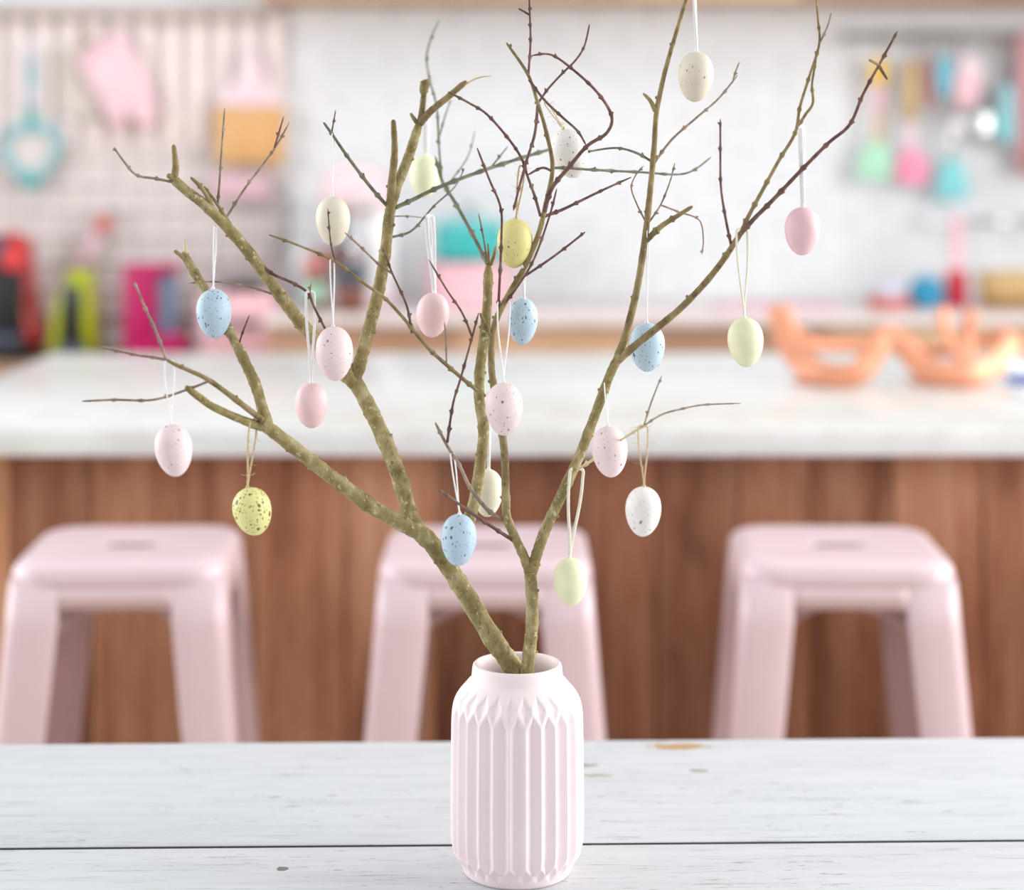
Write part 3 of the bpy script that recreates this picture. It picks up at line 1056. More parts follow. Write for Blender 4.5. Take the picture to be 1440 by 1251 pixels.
def ornament(cx, cy, w, h, mat, tilt, hang, on, label, style, width, gap, rmat, off=-0.012, swing=0.0):
    """egg hanging from a shoot: hang = sight line of the loop's top, on = key of the shoot, off = how far before (-) it the egg hangs"""
    p = nearest(on, *hang) if on else all_nearest(*hang)
    db = p[3]
    d = db + off
    rb = p[2] * db / F
    root = thing('egg_ornament', label, 'egg ornament', tuple(P(cx, cy + h / 2, d)), 'painted eggs hanging in the branches')
    loc = P(cx, cy, d)
    if mat not in EGG_SHARED:
        o = obj('egg', EV, EF, mat, root, True, True)
        EGG_SHARED[mat] = o.data
    else:
        o = bpy.data.objects.new('egg', EGG_SHARED[mat])
        C.objects.link(o)
        o.parent = root
    o.location = loc - origin(root)
    o.scale = (w / 2 * d / F, w / 2 * d / F, h / 2 * d / F)
    t = math.radians(tilt)
    o.rotation_euler = (0, t, random.uniform(-3, 3) if False else 0)
    tx, ty = cx + math.sin(t) * h / 2, cy - math.cos(t) * h / 2
    hx, hy = hang
    hy2 = hy - p[2] - 1.0
    top = P(tx, ty, d)
    # one closed loop: up in front of the shoot, over it and down behind
    front, back = db - rb - 0.0012, db + rb + 0.0012
    loop = []
    m = 9
    for i in range(m + 1):
        s = i / m
        lx = tx + (hx - tx) * s - gap * math.sin(math.pi * min(s * 0.72 + 0.0, 1)) ** 1.0 * (s ** 0.6)
        loop.append(P(lx, ty + (hy2 + 2.0 - ty) * s, d + (front - d) * s))
    loop.append(P(hx - gap * 0.15, hy2, db))
    for i in range(m + 1):
        s = 1 - i / m
        lx = tx + (hx - tx) * s + gap * math.sin(math.pi * min(s * 0.72, 1)) * (s ** 0.6)
        loop.append(P(lx, ty + (hy2 + 2.0 - ty) * s, d + (back - d) * s))
    q = smooth_path([tuple(a) for a in loop], 5)
    hw = width / 2 * d / F
    if style == 'ribbon':
        v, f = tube_vf(q, [1.0] * len(q), 8, flat=(hw, 0.00035))
    else:
        v, f = tube_vf(q, [hw] * len(q), 6)
    parts = [(v, f)]
    if style == 'twine':
        rng = random.Random(int(cx))
        for k in range(26):
            a = Vector(q[rng.randrange(2, len(q) // 2)]) if rng.random() < 0.6 else Vector(q[rng.randrange(len(q) // 2, len(q) - 2)])
            dr = Vector((rng.uniform(-1, 1), rng.uniform(-1, 1), rng.uniform(-0.5, 0.8))).normalized()
            ln = rng.uniform(0.003, 0.008)
            parts.append(tube_vf([a, a + dr * ln * 0.5, a + dr * ln + Vector((0, 0, 0.0012))], [0.00016] * 3, 4))
    v, f = join_vf(parts)
    obj({'ribbon': 'ribbon', 'cord': 'cord', 'twine': 'twine_loop'}[style], v, f, rmat, root)
    # knot where the loop is fixed to the shell
    kr = 2.4 * d / F
    v, f = lathe_vf([(kr * 0.9, -kr * 1.1), (kr * 1.5, -kr * 0.4), (kr * 0.9, kr * 0.8), (kr * 0.5, kr * 1.8)], 10, tuple(top))
    obj('knot', v, f, rmat, root)
    return root


W_, Cc, T_ = 'ribbon_white', 'ribbon_cream', 'twine'
ornament(301, 441, 49, 70, 'egg_blue', -2, (303, 326), 'L2b', 'speckled blue egg hanging on the far left limb', 'cord', 2.4, 2.5, W_, -0.012)
ornament(244.5, 633, 52, 74, 'egg_pink_speckled', -7, (238, 510), 'L1c', 'speckled pale pink egg hanging leftmost of all', 'cord', 2.2, 8, W_, -0.004)
ornament(355, 719, 54, 68, 'egg_yellow_speckled', -12, (356, 601), 'L1b', 'yellow egg densely flecked with black, on hairy twine', 'twine', 3.0, 6, T_, -0.004)
ornament(470.5, 497, 52, 77, 'egg_pink_speckled', -3, (467, 367), 'M4', 'speckled pink egg overlapping the fork of two limbs', 'cord', 2.2, 3.5, W_, -0.006)
ornament(438, 570, 46, 64, 'egg_pink', 0, (436, 413), 'L2b4', 'plain pink egg just below left of the central left fork', 'ribbon', 3.6, 7, W_, 0.0)
ornament(468.5, 311, 48, 70, 'egg_cream', -2, (468, 190), 'L2a4', 'plain cream egg hanging upper left of the thick limb', 'cord', 1.8, 1.5, W_, 0.0)
ornament(597.5, 248, 42, 60, 'egg_lime', 2, (600, 120), 'M1a', 'pale yellow-green egg hanging high, out of focus at the back', 'ribbon', 8.0, 2.5, W_, 0.06)
ornament(608.5, 443, 46, 63, 'egg_pink', 4, (604, 306), 'L2a6', 'plain pink egg on a wide satin ribbon in the middle', 'ribbon', 6.0, 5, W_, 0.0)
ornament(724, 342, 50, 70, 'egg_yellow', 3, (734, 236), 'R2f', 'plain yellow egg with few flecks on a twine loop', 'twine', 2.6, 5, T_, 0.012)
ornament(801, 216, 52, 70, 'egg_white_speckled', -14, (768, 146), 'R2b', 'white speckled egg behind the arching red-brown twig', 'twine', 1.6, 3, T_, 0.03)
ornament(735, 452, 42, 66, 'egg_blue', 3, (736, 378), 'R2', 'blue speckled egg behind the central twigs', 'ribbon', 4.0, 2, W_, 0.05)
ornament(709, 575, 52, 75, 'egg_pink_speckled', -1, (708, 428), 'R2', 'speckled pink egg hanging in the very middle', 'cord', 2.2, 10, W_, -0.026)
ornament(686, 693, 42, 67, 'egg_cream', 2, (688, 560), 'M0', 'plain cream egg half hidden between two central stems', 'ribbon', 4.5, 1.5, W_, 0.02)
ornament(645, 759, 50, 73, 'egg_blue', 2, (636, 640), 'R2k', 'speckled blue egg hanging lowest on the left, touching the thick stem', 'cord', 2.2, 3.2, W_, -0.02)
ornament(802, 818, 48, 68, 'egg_lime', -2, (811, 662), 'R1c', 'pale yellow-green egg hanging lowest of all beside the vase stem', 'ribbon', 4.5, 11, Cc, 0.0)
ornament(857.5, 635, 50, 72, 'egg_pink_speckled', -4, (851, 545), 'R1', 'pale pink egg beside the right limb at the counter edge', 'cord', 1.8, 1.5, W_, -0.03)
ornament(904.5, 719, 50, 70, 'egg_white_speckled', 2, (904, 601), 'R1c', 'white speckled egg on twine hanging lower right', 'twine', 2.2, 8, T_, -0.004)
ornament(910, 488, 50, 69, 'egg_blue', -1, (911, 330), 'R1a', 'blue speckled egg behind the right fork', 'cord', 1.8, 1.2, W_, 0.026)
ornament(1048.5, 481, 50, 70, 'egg_lime', -3, (1043, 327), 'R1b', 'plain pale yellow-green egg on a long cream ribbon, far right', 'ribbon', 3.2, 9, Cc, -0.002)
ornament(1128, 325, 49, 68, 'egg_rose', 2, (1127, 182), 'R1b1', 'plain rose pink egg hanging rightmost of all', 'ribbon', 7.0, 1.5, W_, 0.0)
ornament(978, 108, 50, 71, 'egg_cream_speckled', 3, (975, -32), 'R1a', 'cream egg with brown flecks hanging at the top edge', 'ribbon', 4.0, 1.2, W_, -0.002)

# ---------------------------------------------------------------- things on the island
d = 3.72
s = d / F
cb = thing('copper_basket', 'wavy copper strip basket standing on the white countertop', 'basket', tuple(P(1250, 541, d)))


def strip(name, pts, d0, width, mat, parent, dvar=None):
    q = []
    for i, (x, y, *rest) in enumerate(pts):
        dd = rest[0] if rest else 0.0
        q.append(tuple(P(x, y, d0)[:1]) + (d0 + dd, P(x, y, d0).z + 0.011))
    q = smooth_path(q, 8)
    v, f = tube_vf(q, [1.0] * len(q), 8, flat=(width / 2, 0.004))
    return obj(name, v, f, mat, parent)


strip('front_band', [(1098, 440, 0.03), (1103, 470, 0.01), (1118, 508, -0.02), (1150, 528, -0.06), (1195, 528, -0.07), (1218, 505, -0.06), (1238, 478, -0.05), (1262, 490, -0.05),
                     (1285, 515, -0.06), (1315, 528, -0.07), (1360, 530, -0.06), (1400, 515, -0.02), (1425, 490, 0.02), (1432, 478, 0.05)], d, 0.046, 'copper', cb)
strip('back_band', [(1100, 446, 0.05), (1125, 478, 0.10), (1155, 500, 0.13), (1205, 505, 0.15), (1250, 502, 0.16), (1300, 505, 0.16), (1340, 512, 0.14), (1390, 500, 0.12), (1430, 482, 0.06)],
      d, 0.026, 'copper', cb)
strip('rim_prong', [(1322, 438, -0.02), (1322, 465, -0.03), (1332, 495, -0.05), (1352, 524, -0.065)], d, 0.022, 'copper', cb)
strip('rim_prong', [(1386, 450, 0.10), (1380, 470, 0.10), (1372, 500, 0.10), (1362, 524, 0.08)], d, 0.026, 'copper', cb)
strip('rim_prong', [(1362, 480, 0.02), (1360, 500, 0.0), (1352, 524, -0.04)], d, 0.034, 'copper', cb)
strip('rim_prong', [(1138, 478, 0.08), (1140, 500, 0.03), (1146, 526, -0.05)], d, 0.014, 'copper', cb)
for x_ in (1165, 1330):
    v, f = lathe_vf([(0.062, 0.0), (0.066, 0.003), (0.066, 0.007), (0.058, 0.007), (0.056, 0.0)], 32, (P(x_, 541, d).x, d + 0.02, 0.90))
    obj('foot_ring', v, f, 'copper', cb)
cu = thing('ceramic_cup', 'white ceramic cup with cobalt band cut by the right picture edge', 'cup', (P(1443, 560, 3.55).x, 3.55, 0.90))
lathe('body', [(0.022, 0.0), (0.026, 0.003), (0.032, 0.02), (0.035, 0.045), (0.036, 0.058), (0.034, 0.058), (0.032, 0.04), (0.02, 0.006)], 'ceramic_white', cu, tuple(cu.location), 28)
lathe('cobalt_band', [(0.0332, 0.020), (0.0345, 0.022), (0.0358, 0.036), (0.0346, 0.038)], 'cobalt', cu, tuple(cu.location), 28, cap0=False, cap1=False)

# ---------------------------------------------------------------- back counter, sideboard, shelf
bc = thing('base_cabinet', 'tan wooden base cabinet run along the back wall', 'cabinet', (0.8, 6.0, 0))
X0, X1 = P(376, 470, 5.72).x, 2.6
box('body', X0, X1, 5.74, 6.34, 0.08, 0.835, 'tan_wood', bc, 0.002)
box('plinth', X0 + 0.02, X1 - 0.02, 5.80, 6.34, 0.0, 0.08, 'brown_dark', bc, 0)
nd = 6
for k in range(nd):
    a, b = X0 + (X1 - X0) * k / nd + 0.003, X0 + (X1 - X0) * (k + 1) / nd - 0.003
    dr = box('door', a, b, 5.72, 5.74, 0.10, 0.832, 'tan_wood', bc, 0.003)
    box('handle', (a + b) / 2 - 0.06, (a + b) / 2 + 0.06, 5.70, 5.72, 0.62, 0.632, 'steel', dr, 0.003)
tag(box('worktop', X0 - 0.01, X1, 5.69, 6.34, 0.836, 0.866, 'worktop', None, 0.004), 'pale pinkish worktop along the back wall under the white bricks', 'worktop')
sb = thing('sideboard', 'low tan wooden sideboard carrying the coffee machines', 'sideboard', (-1.6, 6.0, 0))
SZ = 0.72
box('top', -2.7, X0 - 0.02, 5.58, 6.33, SZ - 0.04, SZ, 'tan_wood', sb, 0.004)
box('body', -2.68, X0 - 0.04, 5.62, 6.33, 0.06, SZ - 0.04, 'tan_wood', sb, 0.002)
for k in range(4):
    a = -2.68 + k * 0.475
    dr = box('door', a + 0.004, a + 0.471, 5.60, 5.62, 0.08, SZ - 0.05, 'tan_wood', sb, 0.003)
    lathe('knob', [(0.008, 0), (0.014, 0.01), (0.010, 0.018)], 'steel', dr, (a + 0.42, 5.59, 0.5), 12)
for x_ in (-2.6, X0 - 0.12):
    for y_ in (5.68, 6.27):
        box('foot', x_ - 0.03, x_ + 0.03, y_ - 0.03, y_ + 0.03, 0, 0.06, 'brown_dark', sb, 0.003)
uc = thing('wall_cabinet', 'tan wooden wall cabinet whose underside shows at the top edge', 'cabinet', (0.8, 6.2, 1.832))
ux0 = P(378, 10, 6.2).x
box('body', ux0, 2.6, 6.02, 6.345, 1.834, 2.45, 'tan_wood', uc, 0.003)
for k in range(6):
    a, b = ux0 + (2.6 - ux0) * k / 6 + 0.003, ux0 + (2.6 - ux0) * (k + 1) / 6 - 0.003
    box('door', a, b, 6.0, 6.02, 1.832, 2.45, 'tan_wood', uc, 0.003)

# ---------------------------------------------------------------- grid panel on the left wall part
gp = thing('grid_panel', 'pink and white slatted wire grid panel mounted on the back wall', 'grid panel', (-1.25, 6.3, 0.8))
gx0, gx1 = -2.3, P(403, 200, 6.33).x
box('backboard', gx0, gx1, 6.325, 6.345, 0.80, 1.80, 'panel_grey', gp, 0.002)
box('header_rail', gx0, P(376, 6, 6.28).x, 6.25, 6.345, 1.795, 1.84, 'header_grey', gp, 0.004)
k = 0
x = P(385, 100, 6.30).x
wx = 36.0 * 6.30 / F
while x > gx0 + 0.02:
    v, f = box_vf(x - 0.024, x + 0.024, 6.300, 6.316, P(0, 204, 6.3).z, P(0, 20, 6.3).z, 0.006, 2)
    sharp(obj('slat', v, f, 'slat_pink', gp), 50)
    # thin upright wires below the slats
    for dx in (0,):
        v, f = tube_vf([(x + dx - 0.02, 6.318, 0.80), (x + dx - 0.02, 6.318, P(0, 212, 6.3).z)], [0.006] * 2, 6)
        obj('upright_wire', v, f, 'wire_white', gp)
    x -= wx
z = 0.83
while z < P(0, 205, 6.3).z:
    v, f = tube_vf([(gx0, 6.314, z), (gx1, 6.314, z)], [0.006] * 2, 6)
    obj('cross_wire', v, f, 'wire_white', gp)
    z += wx
for py in (170, 60):
    zz = P(0, py, 6.3).z
    box('cross_rail', gx0, gx1, 6.312, 6.322, zz - 0.012, zz + 0.012, 'panel_grey', gp, 0.002)

# ---------------------------------------------------------------- hung on the grid panel
DG = 6.26
t = thing('wire_strainer', 'teal heart-shaped strainer with striped handle on the grid panel', 'strainer', tuple(P(43, 250, DG)))
ring = [(P(x_, y_, DG)) for x_, y_ in curve2([(10, 195), (22, 178), (43, 184), (66, 178), (80, 195), (78, 220), (62, 240), (43, 252), (24, 240), (9, 220)], 5)]
ring.append(ring[0]); ring.append(ring[1])
v, f = tube_vf(ring, [0.013] * len(ring), 8)
obj('rim', v, f, 'aqua', t)
for k, (y0, y1, m) in enumerate(((62, 88, 'lilac_white'), (88, 108, 'aqua'), (108, 122, 'teal_light'), (122, 148, 'lilac_white'), (148, 182, 'teal'))):
    v, f = tube_vf([P(44, y0, DG), P(44, y1, DG)], [0.013, 0.013], 10)
    obj('handle_stripe', v, f, m, t)
v, f = lathe_vf([(0.004, -0.05), (0.026, -0.035), (0.030, -0.012), (0.012, 0.004)], 16, tuple(P(43, 246, DG - 0.005)))
obj('tip', v, f, 'teal', t)
v, f = pad_vf(pxo([(14, 196), (26, 184), (43, 188), (62, 184), (76, 196), (74, 218), (60, 236), (43, 246), (27, 236), (13, 218)], DG + 0.01), 0.02, DG + 0.02)
obj('mesh_bowl', v, f, 'panel_grey', t)

t = thing('oven_mitt', 'pink oven mitt hanging tilted on the grid panel', 'oven mitt', tuple(P(185, 178, DG)))
pad('body', [(108, 84), (140, 62), (168, 48), (184, 60), (200, 92), (216, 128), (222, 158), (216, 178), (202, 180), (190, 172), (184, 160), (180, 166), (176, 178), (160, 180), (150, 168), (142, 146), (124, 116)], DG, 0.05, 'mitt_pink', t)
pad('cuff', [(104, 82), (136, 60), (168, 42), (172, 52), (142, 70), (110, 92)], DG - 0.004, 0.055, 'mitt_pink', t, smooth=False)
v, f = tube_vf([P(124, 74, DG), P(114, 62, DG), (P(118, 50, DG)), P(128, 56, DG), P(126, 74, DG)], [0.005] * 5, 6)
obj('hanging_loop', v, f, 'dark_straw', t)
t = tag(pad('mitt_shadow_patch', [(78, 76), (130, 56), (142, 120), (144, 168), (84, 166)], DG + 0.03, 0.016, 'mitt_shadow_beige', None, smooth=False, edge=0.1),  # beige patch put in for the mitt's shadow on the panel
        'greyish beige patch standing for the shadow of the pink mitt', 'cloth')
t = thing('cutting_board', 'cutting board with pink dipped top and wooden lower half', 'cutting board', tuple(P(352, 232, DG)))
up = pxo([(300, 150), (303, 140), (322, 126), (333, 112), (337, 84), (347, 72), (360, 72), (369, 84), (372, 112), (382, 126), (399, 140), (402, 150)], DG, smooth=False)
v, f = pad_vf(up, 0.03, DG, edge=0.06)
obj('painted_top', v, f, 'pale_pink', t)
v, f = pad_vf(pxo([(300, 150), (402, 150), (401, 222), (394, 232), (310, 232), (302, 222)], DG, smooth=False), 0.03, DG, edge=0.06)
obj('wooden_part', v, f, 'board_wood', t)
v, f = lathe_vf([(0.006, 0), (0.006, 0.0), ], 8, tuple(P(353, 86, DG)))
t = thing('plaque', 'mauve rectangular plaque below the cutting board', 'plaque', tuple(P(350, 285, DG)))
pad('panel', [(296, 244), (384, 246), (380, 282), (300, 280)], DG + 0.02, 0.02, 'mauve', t, smooth=False, edge=0.08)
t = thing('spatula', 'coral spatula handle leaning diagonally on the grid panel', 'spatula', tuple(P(108, 385, DG)))
v, f = tube_vf([P(108, 384, DG), P(126, 352, DG), P(144, 318, DG)], [0.018, 0.020, 0.016], 10)
obj('handle', v, f, 'mitt_pink', t)
v, f = tube_vf([P(140, 326, DG - 0.004), P(148, 310, DG - 0.004), P(153, 302, DG - 0.004)], [0.020, 0.023, 0.012], 10)
obj('tip', v, f, 'coral', t)
v, f = tube_vf([P(150, 308, DG), P(156, 298, DG), P(160, 294, DG)], [0.016, 0.018, 0.008], 10)
obj('hook', v, f, 'grey_metal', t)
t = thing('metal_hook', 'grey bent metal hook beside the cutting board', 'hook', tuple(P(400, 340, DG)))
v, f = tube_vf([P(404, 284, DG), P(404, 330, DG), P(400, 340, DG), P(382, 358, DG)], [0.012, 0.012, 0.012, 0.010], 8)
obj('rod', v, f, 'grey_metal', t)
v, f = lathe_vf([(0.006, -0.012), (0.014, 0), (0.006, 0.012)], 12, tuple(P(404, 284, DG)))
obj('eye', v, f, 'grey_metal', t)
t = thing('ladle', 'white ladle hanging at the edge of the grid panel', 'ladle', tuple(P(427, 396, DG)))
v, f = lathe_vf([(0.004, -0.066), (0.026, -0.055), (0.034, -0.02), (0.034, 0.02), (0.028, 0.05), (0.010, 0.064)], 20, tuple(P(427, 370, DG)), sy=0.5)
obj('bowl', v, f, 'ceramic_white', t)
v, f = tube_vf([P(427, 345, DG), P(424, 328, DG), P(430, 318, DG)], [0.006] * 3, 8)
obj('handle', v, f, 'ceramic_white', t)

# ---------------------------------------------------------------- machines on the sideboard
DM = 5.92
sm = DM / F


def px_box(name, x0_, x1_, y0_, y1_, d0, d1, mat, parent, bev=0.01, taper=None, z0=None):
    a, b = P(x0_, y1_, d0), P(x1_, y0_, d0)
    return box(name, a.x, b.x, d0, d1, z0 if z0 is not None else a.z, b.z, mat, parent, bev, 3, taper=taper)


rc = thing('coffee_machine', 'red and black coffee machine cut off at the left edge', 'coffee machine', (P(5, 500, DM).x, DM, SZ))
v, f = pad_vf(pxo([(-50, 502), (-42, 420), (-28, 360), (-8, 340), (22, 338), (38, 350), (42, 400), (50, 450), (57, 502)], DM + 0.08, 4), 0.20, DM + 0.09, edge=0.12)
z_min = min(p[2] for p in v)
v = [(p[0], p[1], p[2] - z_min + SZ) for p in v]
obj('shell', v, f, 'red_gloss', rc)
px_box('black_front', -40, 30, 378, 492, DM - 0.05, DM + 0.02, 'black_plastic', rc, 0.02, taper=(0.92, 1))
px_box('drip_tray', -36, 28, 470, 486, DM - 0.10, DM - 0.03, 'slate', rc, 0.008)
px_box('base', -42, 36, 488, 500, DM - 0.11, DM + 0.08, 'black_plastic', rc, 0.006, z0=SZ)
px_box('tank_cap', -30, 8, 332, 380, DM - 0.03, DM + 0.02, 'slate', rc, 0.02)
v, f = pad_vf([(P(20, 366, DM).x + 0.030 * math.cos(a), P(20, 366, DM).z + 0.030 * math.sin(a)) for a in [2 * math.pi * k / 24 for k in range(24)]], 0.03, DM - 0.03)
obj('round_lever', v, f, 'red_bright', rc)

lc = thing('coffee_machine', 'lime green and black capsule coffee machine on the sideboard', 'coffee machine', (P(104, 497, DM).x, DM, SZ))
for side, pts in ((-1, [(72, 498), (78, 440), (86, 400), (96, 390), (100, 396), (92, 430), (90, 498)]), (1, [(104, 388), (118, 384), (128, 392), (132, 430), (138, 498), (114, 498), (106, 430)])):
    v, f = pad_vf(pxo(pts, DM, smooth=False), 0.16, DM + 0.03, edge=0.08)
    zm = min(p[2] for p in v)
    obj('side_shell', [(p[0], p[1], p[2] - zm + SZ) for p in v], f, 'lime', lc)
px_box('core', 88, 112, 402, 497, DM - 0.075, DM + 0.09, 'black_plastic', lc, 0.01, z0=SZ)
v, f = lathe_vf([(0.006, 0.03), (0.022, 0.022), (0.024, -0.02), (0.012, -0.032)], 16, tuple(P(97, 416, DM - 0.09)))
obj('spout', v, f, 'slate', lc)
px_box('drip_tray', 82, 116, 486, 497, DM - 0.15, DM - 0.076, 'slate', lc, 0.004, z0=SZ)
px_box('lid', 92, 126, 382, 396, DM - 0.02, DM + 0.10, 'lime', lc, 0.008)

mc = thing('coffee_machine', 'magenta box-shaped coffee machine with blue-grey water tank', 'coffee machine', (P(207, 496, DM).x, DM, SZ))
px_box('body', 170, 218, 376, 497, DM - 0.05, DM + 0.12, 'magenta', mc, 0.014, z0=SZ)
px_box('top_cover', 172, 246, 372, 386, DM - 0.04, DM + 0.12, 'magenta', mc, 0.01)
px_box('water_tank', 219, 244, 386, 472, DM - 0.02, DM + 0.10, 'blue_grey', mc, 0.012)
px_box('foot', 216, 258, 470, 497, DM - 0.04, DM + 0.12, 'magenta', mc, 0.01, z0=SZ)
px_box('drip_tray', 176, 214, 488, 497, DM - 0.12, DM - 0.04, 'magenta', mc, 0.004, z0=SZ)

to = thing('toaster', 'pink toaster with dark slots at the end of the sideboard', 'toaster', (P(330, 496, DM).x, DM, SZ))
px_box('body', 278, 384, 412, 497, DM - 0.04, DM + 0.13, 'pink_enamel', to, 0.02, z0=SZ)
px_box('slot_housing', 312, 366, 396, 416, DM - 0.01, DM + 0.10, 'black_plastic', to, 0.008)
px_box('front_slot', 300, 366, 450, 459, DM - 0.05, DM - 0.03, 'slate', to, 0.002)
v, f = lathe_vf([(0.012, -0.012), (0.014, 0.0), (0.012, 0.012)], 14, tuple(P(290, 470, DM - 0.045)))
obj('knob', v, f, 'chrome', to)

# ---------------------------------------------------------------- on the back worktop
WT = 0.866
DB = 6.05
mx = thing('stand_mixer', 'pale pink stand mixer with shiny bowl on the back worktop', 'stand mixer', (P(490, 430, DB).x, DB, WT))
px_box('base', 440, 552, 408, 432, DB - 0.08, DB + 0.10, 'mixer_pink', mx, 0.02, z0=WT)
px_box('column', 518, 552, 290, 412, DB - 0.06, DB + 0.06, 'ceramic_white', mx, 0.02)  # white colour stands in for bright highlights on the mixer
v, f = pad_vf(pxo([(452, 262), (462, 238), (492, 228), (530, 236), (552, 262), (552, 296), (520, 306), (478, 300), (456, 288)], DB), 0.13, DB, edge=0.4)
obj('head', v, f, 'mixer_pink', mx)
c = P(480, 406, DB - 0.01)
lathe('bowl', [(0.03, 0.0), (0.05, 0.006), (0.075, 0.05), (0.086, 0.10), (0.090, 0.135), (0.087, 0.135), (0.070, 0.06), (0.03, 0.01)], 'chrome', mx, tuple(c), 28)
v, f = lathe_vf([(0.012, -0.02), (0.022, 0.0), (0.022, 0.02), (0.012, 0.03)], 16, tuple(P(512, 290, DB - 0.09)))
obj('speed_knob', v, f, 'chrome', mx)
v, f = tube_vf([P(482, 300, DB), P(482, 372, DB)], [0.012, 0.02], 10)
obj('beater', v, f, 'slate', mx)
t = thing('storage_jar', 'small jar with red lid left of the mixer', 'jar', (P(444, 430, DB - 0.14).x, DB - 0.14, WT + 0.001))
c = tuple(t.location)
lathe('body', [(0.03, 0), (0.034, 0.004), (0.034, 0.10), (0.028, 0.115)], 'brown_dark', t, c, 20)
lathe('contents', [(0.0345, 0.03), (0.035, 0.032), (0.035, 0.085), (0.0345, 0.087)], 'mint', t, c, 20, cap0=False, cap1=False)
lathe('lid', [(0.036, 0.115), (0.036, 0.165), (0.03, 0.17)], 'dusty_red', t, c, 20)
t = thing('jug', 'dark jug with brown foot in front of the mixer bowl', 'jug', (P(494, 430, DB - 0.20).x, DB - 0.20, WT + 0.001))
c = tuple(t.location)
lathe('body', [(0.034, 0.0), (0.042, 0.01), (0.046, 0.05), (0.040, 0.08)], 'brown_dark', t, c, 20)
lathe('collar', [(0.041, 0.08), (0.046, 0.10), (0.040, 0.15), (0.034, 0.155)], 'slate', t, c, 20)
kp = thing('cooking_pot', 'pink enamel pot, lower one of the stack behind the central twigs', 'pot', (P(660, 432, DB).x, DB, WT))
c = tuple(kp.location)
lathe('body', [(0.118, 0.0), (0.128, 0.008), (0.130, 0.03), (0.128, 0.142), (0.132, 0.146), (0.124, 0.146), (0.12, 0.02)], 'pink_enamel', kp, c, 36)
for sx in (-1, 1):
    v, f = tube_vf([(c[0] + sx * 0.125, c[1] - 0.03, c[2] + 0.11), (c[0] + sx * 0.152, c[1] - 0.02, c[2] + 0.115), (c[0] + sx * 0.152, c[1] + 0.02, c[2] + 0.115), (c[0] + sx * 0.125, c[1] + 0.03, c[2] + 0.11)], [0.007] * 4, 8)
    obj('handle', v, f, 'pink_enamel', kp)
tp = thing('cooking_pot', 'teal enamel pot with lid, stacked on the pink pot', 'pot', (c[0], c[1], c[2] + 0.147))
c2 = tuple(tp.location)
lathe('body', [(0.096, 0.0), (0.106, 0.006), (0.110, 0.03), (0.111, 0.105), (0.114, 0.108), (0.105, 0.108)], 'teal', tp, c2, 36)
ld = lathe('lid', [(0.114, 0.108), (0.115, 0.114), (0.09, 0.128), (0.04, 0.138), (0.006, 0.140)], 'teal_light', tp, c2, 36)
v, f = lathe_vf([(0.008, 0.138), (0.010, 0.152), (0.020, 0.160), (0.018, 0.170), (0.004, 0.173)], 16, c2)
obj('lid_knob', v, f, 'grey_metal', ld)
t = thing('bottle', 'tall bottle with crimson body and pale pink neck', 'bottle', (P(1345, 428, DB).x, DB, WT))
c = tuple(t.location)
lathe('body', [(0.030, 0), (0.034, 0.006), (0.036, 0.06), (0.034, 0.10), (0.024, 0.118)], 'crimson', t, c, 24)
lathe('neck', [(0.024, 0.118), (0.020, 0.14), (0.018, 0.20), (0.022, 0.25), (0.024, 0.27), (0.018, 0.285)], 'pink_enamel', t, c, 24)
t = thing('serving_pot', 'round bright blue pot beside the crimson bottle', 'pot', (P(1302, 420, DB).x, DB, WT))
c = tuple(t.location)
lathe('body', [(0.034, 0), (0.044, 0.004), (0.056, 0.03), (0.055, 0.06), (0.046, 0.075)], 'ocean_blue', t, c, 28)
ld = lathe('lid', [(0.048, 0.075), (0.040, 0.086), (0.012, 0.094), (0.004, 0.095)], 'ocean_blue', t, c, 28)
v, f = lathe_vf([(0.006, 0.094), (0.012, 0.102), (0.010, 0.110), (0.003, 0.112)], 14, c)
obj('lid_knob', v, f, 'sky_blue', ld)
t = thing('serving_dish', 'flat red dish lying left of the blue pot', 'dish', (P(1248, 425, DB).x, DB - 0.03, WT))
c = tuple(t.location)
lathe('body', [(0.05, 0), (0.066, 0.004), (0.072, 0.026), (0.066, 0.028), (0.058, 0.010)], 'brick_red', t, c, 28)
lathe('rim', [(0.072, 0.026), (0.074, 0.029), (0.070, 0.031), (0.066, 0.028)], 'coral', t, c, 28, cap0=False, cap1=False)
t = thing('tea_cup', 'pale blue cup standing in the red dish', 'cup', (P(1248, 410, DB).x, DB - 0.03, WT + 0.011))
c = tuple(t.location)
lathe('body', [(0.022, 0), (0.028, 0.003), (0.038, 0.04), (0.040, 0.062), (0.037, 0.062), (0.030, 0.02)], 'lilac_white', t, c, 24)
v, f = tube_vf([(c[0] + 0.036, c[1], c[2] + 0.05), (c[0] + 0.056, c[1], c[2] + 0.045), (c[0] + 0.054, c[1], c[2] + 0.02), (c[0] + 0.032, c[1], c[2] + 0.018)], [0.004] * 4, 8)
obj('handle', v, f, 'lilac_white', t)
t = thing('bread_basket', 'woven straw bread basket at the right picture edge', 'basket', (P(1432, 424, DB).x, DB, WT))
c = tuple(t.location)
for k in range(8):
    zz = 0.010 + k * 0.0135
    rr = 0.098 + 0.010 * k / 7
    pts = [(c[0] + rr * 1.15 * math.cos(a), c[1] + rr * 0.8 * math.sin(a), c[2] + zz) for a in [2 * math.pi * i / 40 for i in range(42)]]
    v, f = tube_vf(pts, [0.0088] * len(pts), 6)
    obj('coil', v, f, 'dark_straw' if k < 3 else 'straw', t)
v, f = lathe_vf([(0.10, 0.0), (0.106, 0.004), (0.10, 0.012)], 32, c, sy=0.75)
obj('base', v, f, 'dark_straw', t)
